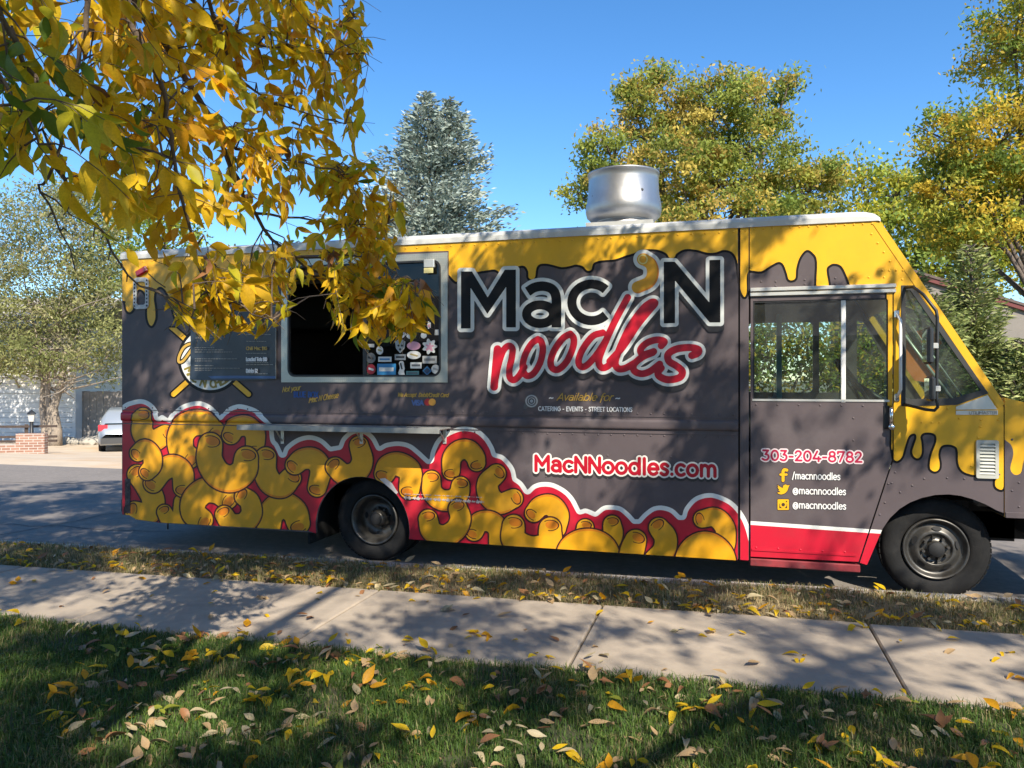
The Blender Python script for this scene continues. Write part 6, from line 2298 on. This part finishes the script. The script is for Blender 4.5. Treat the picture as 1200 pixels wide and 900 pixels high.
wood.build('trunk', M_ASHB, ash)


def seen(M):
    q = M @ Vector((.5, 0, 0))
    px, py, dep = proj(*q)
    if dep < .3 or not (0 < px < 1200 and 0 < py < 900):
        return 0
    return M.col[0].xyz.length * FPX / dep


leaves.sort(key=lambda it: -seen(it[0]))
for M, s, c in leaves[:300]:
    o = bpy.data.objects.new('leaf', leaf_mesh(s, c))
    col.objects.link(o)
    o.parent = ash
    o.matrix_basis = Matrix.Translation(-ash.location) @ M
o = join_leaves('leaves', leaves[300:], ash)
o['kind'] = 'stuff'
print('hanging leaves', len(leaves))

# the crown overhead, out of the picture, that dapples the light
cr = np.random.default_rng(77)
gw = [(cr.uniform(0, 6.28), cr.uniform(4.5, 15.0), cr.uniform(0, 6.28)) for _ in range(16)]


def gap_raw(x, z):
    u, v = (x * .74 + z * .67) * .55, -x * .67 + z * .74      # crown gaps stretched slantwise to streak the shade
    return sum(math.sin(k * (u * math.cos(a) + v * math.sin(a)) + p) for a, k, p in gw)


gq = sorted(gap_raw(cr.uniform(-9, 6), cr.uniform(-3, 3)) for _ in range(4000))


def gap_noise(x, z):
    return np.searchsorted(gq, gap_raw(x, z)) / 4000


ts = np.array(to_sun)
C, K = [], []
want = 3000
tries = 0
while len(C) < want and tries < 90000:
    tries += 1
    c = np.array((cr.uniform(-8, 9.5), cr.uniform(-8, 5.2), cr.uniform(4.2, 9.8)))
    if ((c[0] - .6) / 8.2) ** 2 + ((c[1] + 1.2) / 6.4) ** 2 + ((c[2] - 6.5) / 3.4) ** 2 > 1:
        continue
    px, py, dep = proj(*c)
    if dep > 0 and -330 < px < 1530 and py > -200 * (2.6 / max(dep, .5)) - 60:
        continue
    # where its shade falls: the crown is thick to the left of the camera, open towards the street on the right
    t = (c[1] - YS) / ts[1]
    X_, Z_ = c[0] - ts[0] * t, c[2] - ts[2] * t
    if Z_ >= .1:
        if Z_ < 3.0:
            w = .80 if X_ < -3.0 else .46 if X_ < -1.9 else (.54 if Z_ > 1.75 else .38) if X_ < -.1 else .33 if X_ < 1.0 else .14
        else:
            w = .85 if X_ < -4 else .3
    else:
        t = (c[2] - .16) / ts[2]
        X_, Z_ = c[0] - ts[0] * t, c[1] - ts[1] * t
        w = (.48 if X_ < -.3 else .32) if Z_ < 3.85 else (.80 if X_ < -3.4 else .44 if X_ < -.6 else .44)
    tb_ = (c[1] - 2.4) / ts[1]
    Xb, Zb = c[0] - ts[0] * tb_, c[2] - ts[2] * tb_
    if -3.0 < Xb < -.1 and 1.9 < Zb < 3.5:                   # crown thinned here to let sun onto the hanging branch
        w = min(w, .22)
    if gap_noise(X_, Z_) > w:
        continue
    C.append(c)
print('crown clumps', len(C), tries)
ctr, colr = [], []
for c in C:
    k = int(cr.uniform(22, 62))
    rad = cr.uniform(.06, .13)
    ctr.append(c + cr.normal(size=(k, 3)) * rad * np.array((1.2, 1.2, .7)))
    b = np.array(LEAFC[('gold', 'ochre', 'olive', 'yellow', 'green')[cr.integers(5)]])
    colr.append(b * cr.uniform(.8, 1.2, (k, 1)))
ctr = np.concatenate(ctr)
colr = np.concatenate(colr)
pxs = CX + FPX * (CS * ctr[:, 0] + SN * ctr[:, 1]) / np.maximum(-SN * ctr[:, 0] + CS * ctr[:, 1], 1e-3)
dp = -SN * ctr[:, 0] + CS * ctr[:, 1]
pys = HY - FPX * (ctr[:, 2] - CAM_H) / np.maximum(dp, 1e-3)
keep = ~((dp > .2) & (pxs > -60) & (pxs < 1260) & (pys > -30))
ctr, colr = ctr[keep], colr[keep]
a, b = rand_axes(len(ctr), .105, .05, .4, cr)
o = leaf_cards('crown', ctr, a, b, colr, M_LEAF, ash)
tw = MB()
for c in C[::9]:
    c = Vector(c)
    best = min(((Vector(p) - c).length, p) for fk in forks for p in fk)[1]
    s = Vector(best)
    tw.tube([s, s.lerp(c, .5) + Vector((cr.normal() * .15, cr.normal() * .15, .15)), c], [.010, .006, .003], 4, caps=False)
tw.build('twigs', M_ASHB, ash)

# ------------------------------------------------------------------ grass
def grass(name, label, X, Y, zf, h, w, cols, r, lean=.5):
    n = len(X)
    Z = np.array([zf(x, y) for x, y in zip(X, Y)])
    az = r.uniform(0, 2 * math.pi, n)
    hh = h * r.uniform(.45, 1.25, n)
    ln = lean * np.abs(r.normal(size=n)) * hh
    wd = w * r.uniform(.7, 1.3, n)
    dx, dy = np.cos(az), np.sin(az)
    sx, sy = -dy * wd, dx * wd
    v = np.empty((n, 5, 3), np.float32)
    v[:, 0] = np.column_stack((X - sx, Y - sy, Z - .004))
    v[:, 1] = np.column_stack((X + sx, Y + sy, Z - .004))
    mx, my, mz = X + dx * ln * .35, Y + dy * ln * .35, Z + hh * .6
    v[:, 2] = np.column_stack((mx + sx * .75, my + sy * .75, mz))
    v[:, 3] = np.column_stack((mx - sx * .75, my - sy * .75, mz))
    v[:, 4] = np.column_stack((X + dx * ln, Y + dy * ln, Z + hh * np.clip(1 - .25 * ln / hh, .3, 1)))
    me = bpy.data.meshes.new(name)
    me.vertices.add(n * 5)
    me.vertices.foreach_set('co', v.ravel())
    b = (np.arange(n) * 5)[:, None]
    quad = b + np.array([0, 1, 2, 3])
    tri = b + np.array([3, 2, 4])
    loops = np.concatenate((quad, tri), axis=1).ravel().astype(np.int32)
    me.loops.add(n * 7)
    me.loops.foreach_set('vertex_index', loops)
    me.polygons.add(n * 2)
    st = np.empty(n * 2, np.int32)
    st[0::2] = np.arange(n) * 7
    st[1::2] = np.arange(n) * 7 + 4
    tt = np.empty(n * 2, np.int32)
    tt[0::2], tt[1::2] = 4, 3
    me.polygons.foreach_set('loop_start', st)
    me.polygons.foreach_set('loop_total', tt)
    c = me.color_attributes.new('col', 'FLOAT_COLOR', 'POINT')
    cc = np.ones((n, 5, 4), np.float32)
    cc[:, :, :3] = cols[:, None, :]
    c.data.foreach_set('color', cc.ravel())
    me.materials.append(mat('grass_blade', (.06, .1, .02), rough=.55, spec=.3, trans=.30, attr=True))
    me.update()
    me.validate()
    o = link(name, me)
    return tag(o, label, 'grass', kind='stuff')


gr = np.random.default_rng(5)


def patch(x, y, s, ph):
    return (np.sin(x * s + ph) * np.sin(y * s * 1.3 + ph * 2) + np.sin(x * s * 2.3 + y * s * 1.7 + ph) * .6) / 1.6


n = 330000
X = gr.uniform(-6.5, 4.2, n)
Y = gr.uniform(1.2, Y_NEAR + .015, n)
px = CX + FPX * (CS * X + SN * Y) / (-SN * X + CS * Y)
py = HY + FPX * (CAM_H - .16) / (-SN * X + CS * Y)
k = (px > -260) & (px < 1460) & (py < 985)
X, Y = X[k], Y[k]
p_ = patch(X, Y, 1.9, .7)
edge = np.clip((Y_NEAR - Y) / .25, 0, 1)
g1, g2, g3, g4 = np.array((.068, .130, .022)), np.array((.110, .165, .032)), np.array((.27, .225, .10)), np.array((.046, .095, .017))
u = gr.random(len(X))
dry = np.clip(.05 + .25 * (patch(X, Y, 4.2, 2.2) > .42) + .12 * (1 - edge) + .30 * np.clip((X + .2) / 2.0, 0, 1) * (p_ > -.15) + .10 * (p_ > .5), 0, .5)
cols = np.where((u < .40)[:, None], g1, np.where((u < .75)[:, None], g2, g4))
cols = np.where((gr.random(len(X)) < dry)[:, None], g3, cols) * gr.uniform(.75, 1.25, (len(X), 1))
k = gr.random(len(X)) < np.where(patch(X, Y, 5.1, 1.3) > .5, .45, 1.0)
X, Y, cols, p_ = X[k], Y[k], cols[k], p_[k]
grass('lawn_grass', 'green lawn grass growing on the near side of the sidewalk', X, Y, z_lawn, .046 + .013 * patch(X, Y, 3.3, .4), .0021, cols, gr, lean=.75)
n = 90000
X = gr.uniform(-13, 6, n)
Y = gr.uniform(Y_FAR - .015, Y_KERB0 + .05, n)
p_ = patch(X, Y, 2.6, .2)
k = gr.random(n) < (.55 + .45 * (p_ > -.2))
X, Y, p_ = X[k], Y[k], p_[k]
u = gr.random(len(X))
d1, d2, d3, d4 = np.array((.40, .31, .16)), np.array((.30, .225, .11)), np.array((.17, .17, .06)), np.array((.11, .135, .04))
gfrac = np.clip(.40 + .25 * p_ - .08 * X / 6, .1, .8)
cols = np.where((u < gfrac)[:, None], np.where((gr.random(len(X)) < .5)[:, None], d3, d4), np.where((gr.random(len(X)) < .5)[:, None], d1, d2)) * gr.uniform(.75, 1.25, (len(X), 1))
grass('verge_grass', 'dry tan and olive grass on the verge strip between sidewalk and street', X, Y, z_verge, .045, .0022, cols, gr, lean=.9)

# ------------------------------------------------------------------ fallen leaves
fl = []
fr_ = random.Random(99)


def drop(x, y, z, place, tilt, cols_, size=None):
    c = fr_.choice(cols_)
    a = fr_.uniform(0, 2 * math.pi)
    d = Vector((math.cos(a), math.sin(a), fr_.gauss(0, tilt)))
    nn_ = Vector((fr_.gauss(0, tilt), fr_.gauss(0, tilt), 1))
    s = size or fr_.choice((.045, .055, .065, .075, .085, .10))
    fl.append((frame_from(Vector((x, y, z)), d, nn_, s), fr_.randrange(5), c, place))


for k in range(740):
    y = 1.55 + (Y_NEAR - 1.55) * fr_.random() ** .8
    x = fr_.uniform(-.9 * y - .4, .45 * y + .3)
    z = z_lawn(x, y) + fr_.uniform(.022, .042)
    cl = fr_.random()
    cs = ('tan', 'brown', 'tan', 'pale') if cl < .55 else ('yellow', 'gold', 'amber') if cl < .88 else ('lime', 'pale')
    drop(x, y, z, 'lawn', .35, cs)
    if fr_.random() < .38:                               # leaflets that fell together
        c = fl[-1][2]
        for q in range(fr_.choice((1, 2, 3))):
            drop(x + fr_.gauss(0, .05), y + fr_.gauss(0, .05), z + fr_.uniform(0, .015), 'lawn', .4, (c,))
for k in range(84):
    x, y = fr_.uniform(-5.2, 2.6), fr_.uniform(Y_NEAR + .06, Y_FAR - .03)
    drop(x, y, Z_WALK + TILT * x + .012, 'walk', .08, ('yellow', 'gold', 'amber', 'tan', 'brown', 'pale'))
    if fr_.random() < .25:
        c = fl[-1][2]
        for q in range(2):
            drop(x + fr_.gauss(0, .05), y + fr_.gauss(0, .03), Z_WALK + TILT * x + .016, 'walk', .12, (c,))
for k in range(1250):
    x = fr_.uniform(-8.5, 3.6)
    y = fr_.uniform(Y_FAR, Y_KERB0 + .02) if fr_.random() < .7 else fr_.gauss(Y_FAR + .06, .05)
    drop(x, y, max(z_verge(x, y), Z_WALK + TILT * x - .004) + fr_.uniform(.018, .038), 'verge', .3, ('yellow', 'gold', 'amber', 'tan', 'tan', 'brown', 'pale'))
for k in range(40):
    x = fr_.uniform(-5, 2.6)
    y = fr_.gauss(Y_NEAR, .05)
    drop(x, y, Z_WALK + TILT * x + .03, 'lawn', .3, ('yellow', 'gold', 'tan', 'amber'))
fl.sort(key=lambda it: -seen(it[0]))
PL = {'lawn': 'lying in the lawn grass', 'walk': 'lying flat on the concrete sidewalk', 'verge': 'lying on the dry verge strip'}
CW = {'gold': 'golden', 'amber': 'orange amber', 'yellow': 'bright yellow', 'tan': 'dry tan', 'brown': 'curled brown', 'pale': 'pale bleached', 'lime': 'yellow green'}
for M, s, c, pl in fl[:300]:
    o = bpy.data.objects.new('fallen_leaf', leaf_mesh(s, c))
    col.objects.link(o)
    o.matrix_basis = M
    tag(o, '%s fallen leaf %s' % (CW[c], PL[pl]), 'leaf', '%s leaves %s' % (CW[c], PL[pl]))
o = join_leaves('leaf_litter', [(M, s, c) for M, s, c, pl in fl[300:]], None)
tag(o, 'scattered small fallen leaves on the verge and lawn', 'leaves', kind='stuff')
print('fallen leaves', len(fl))
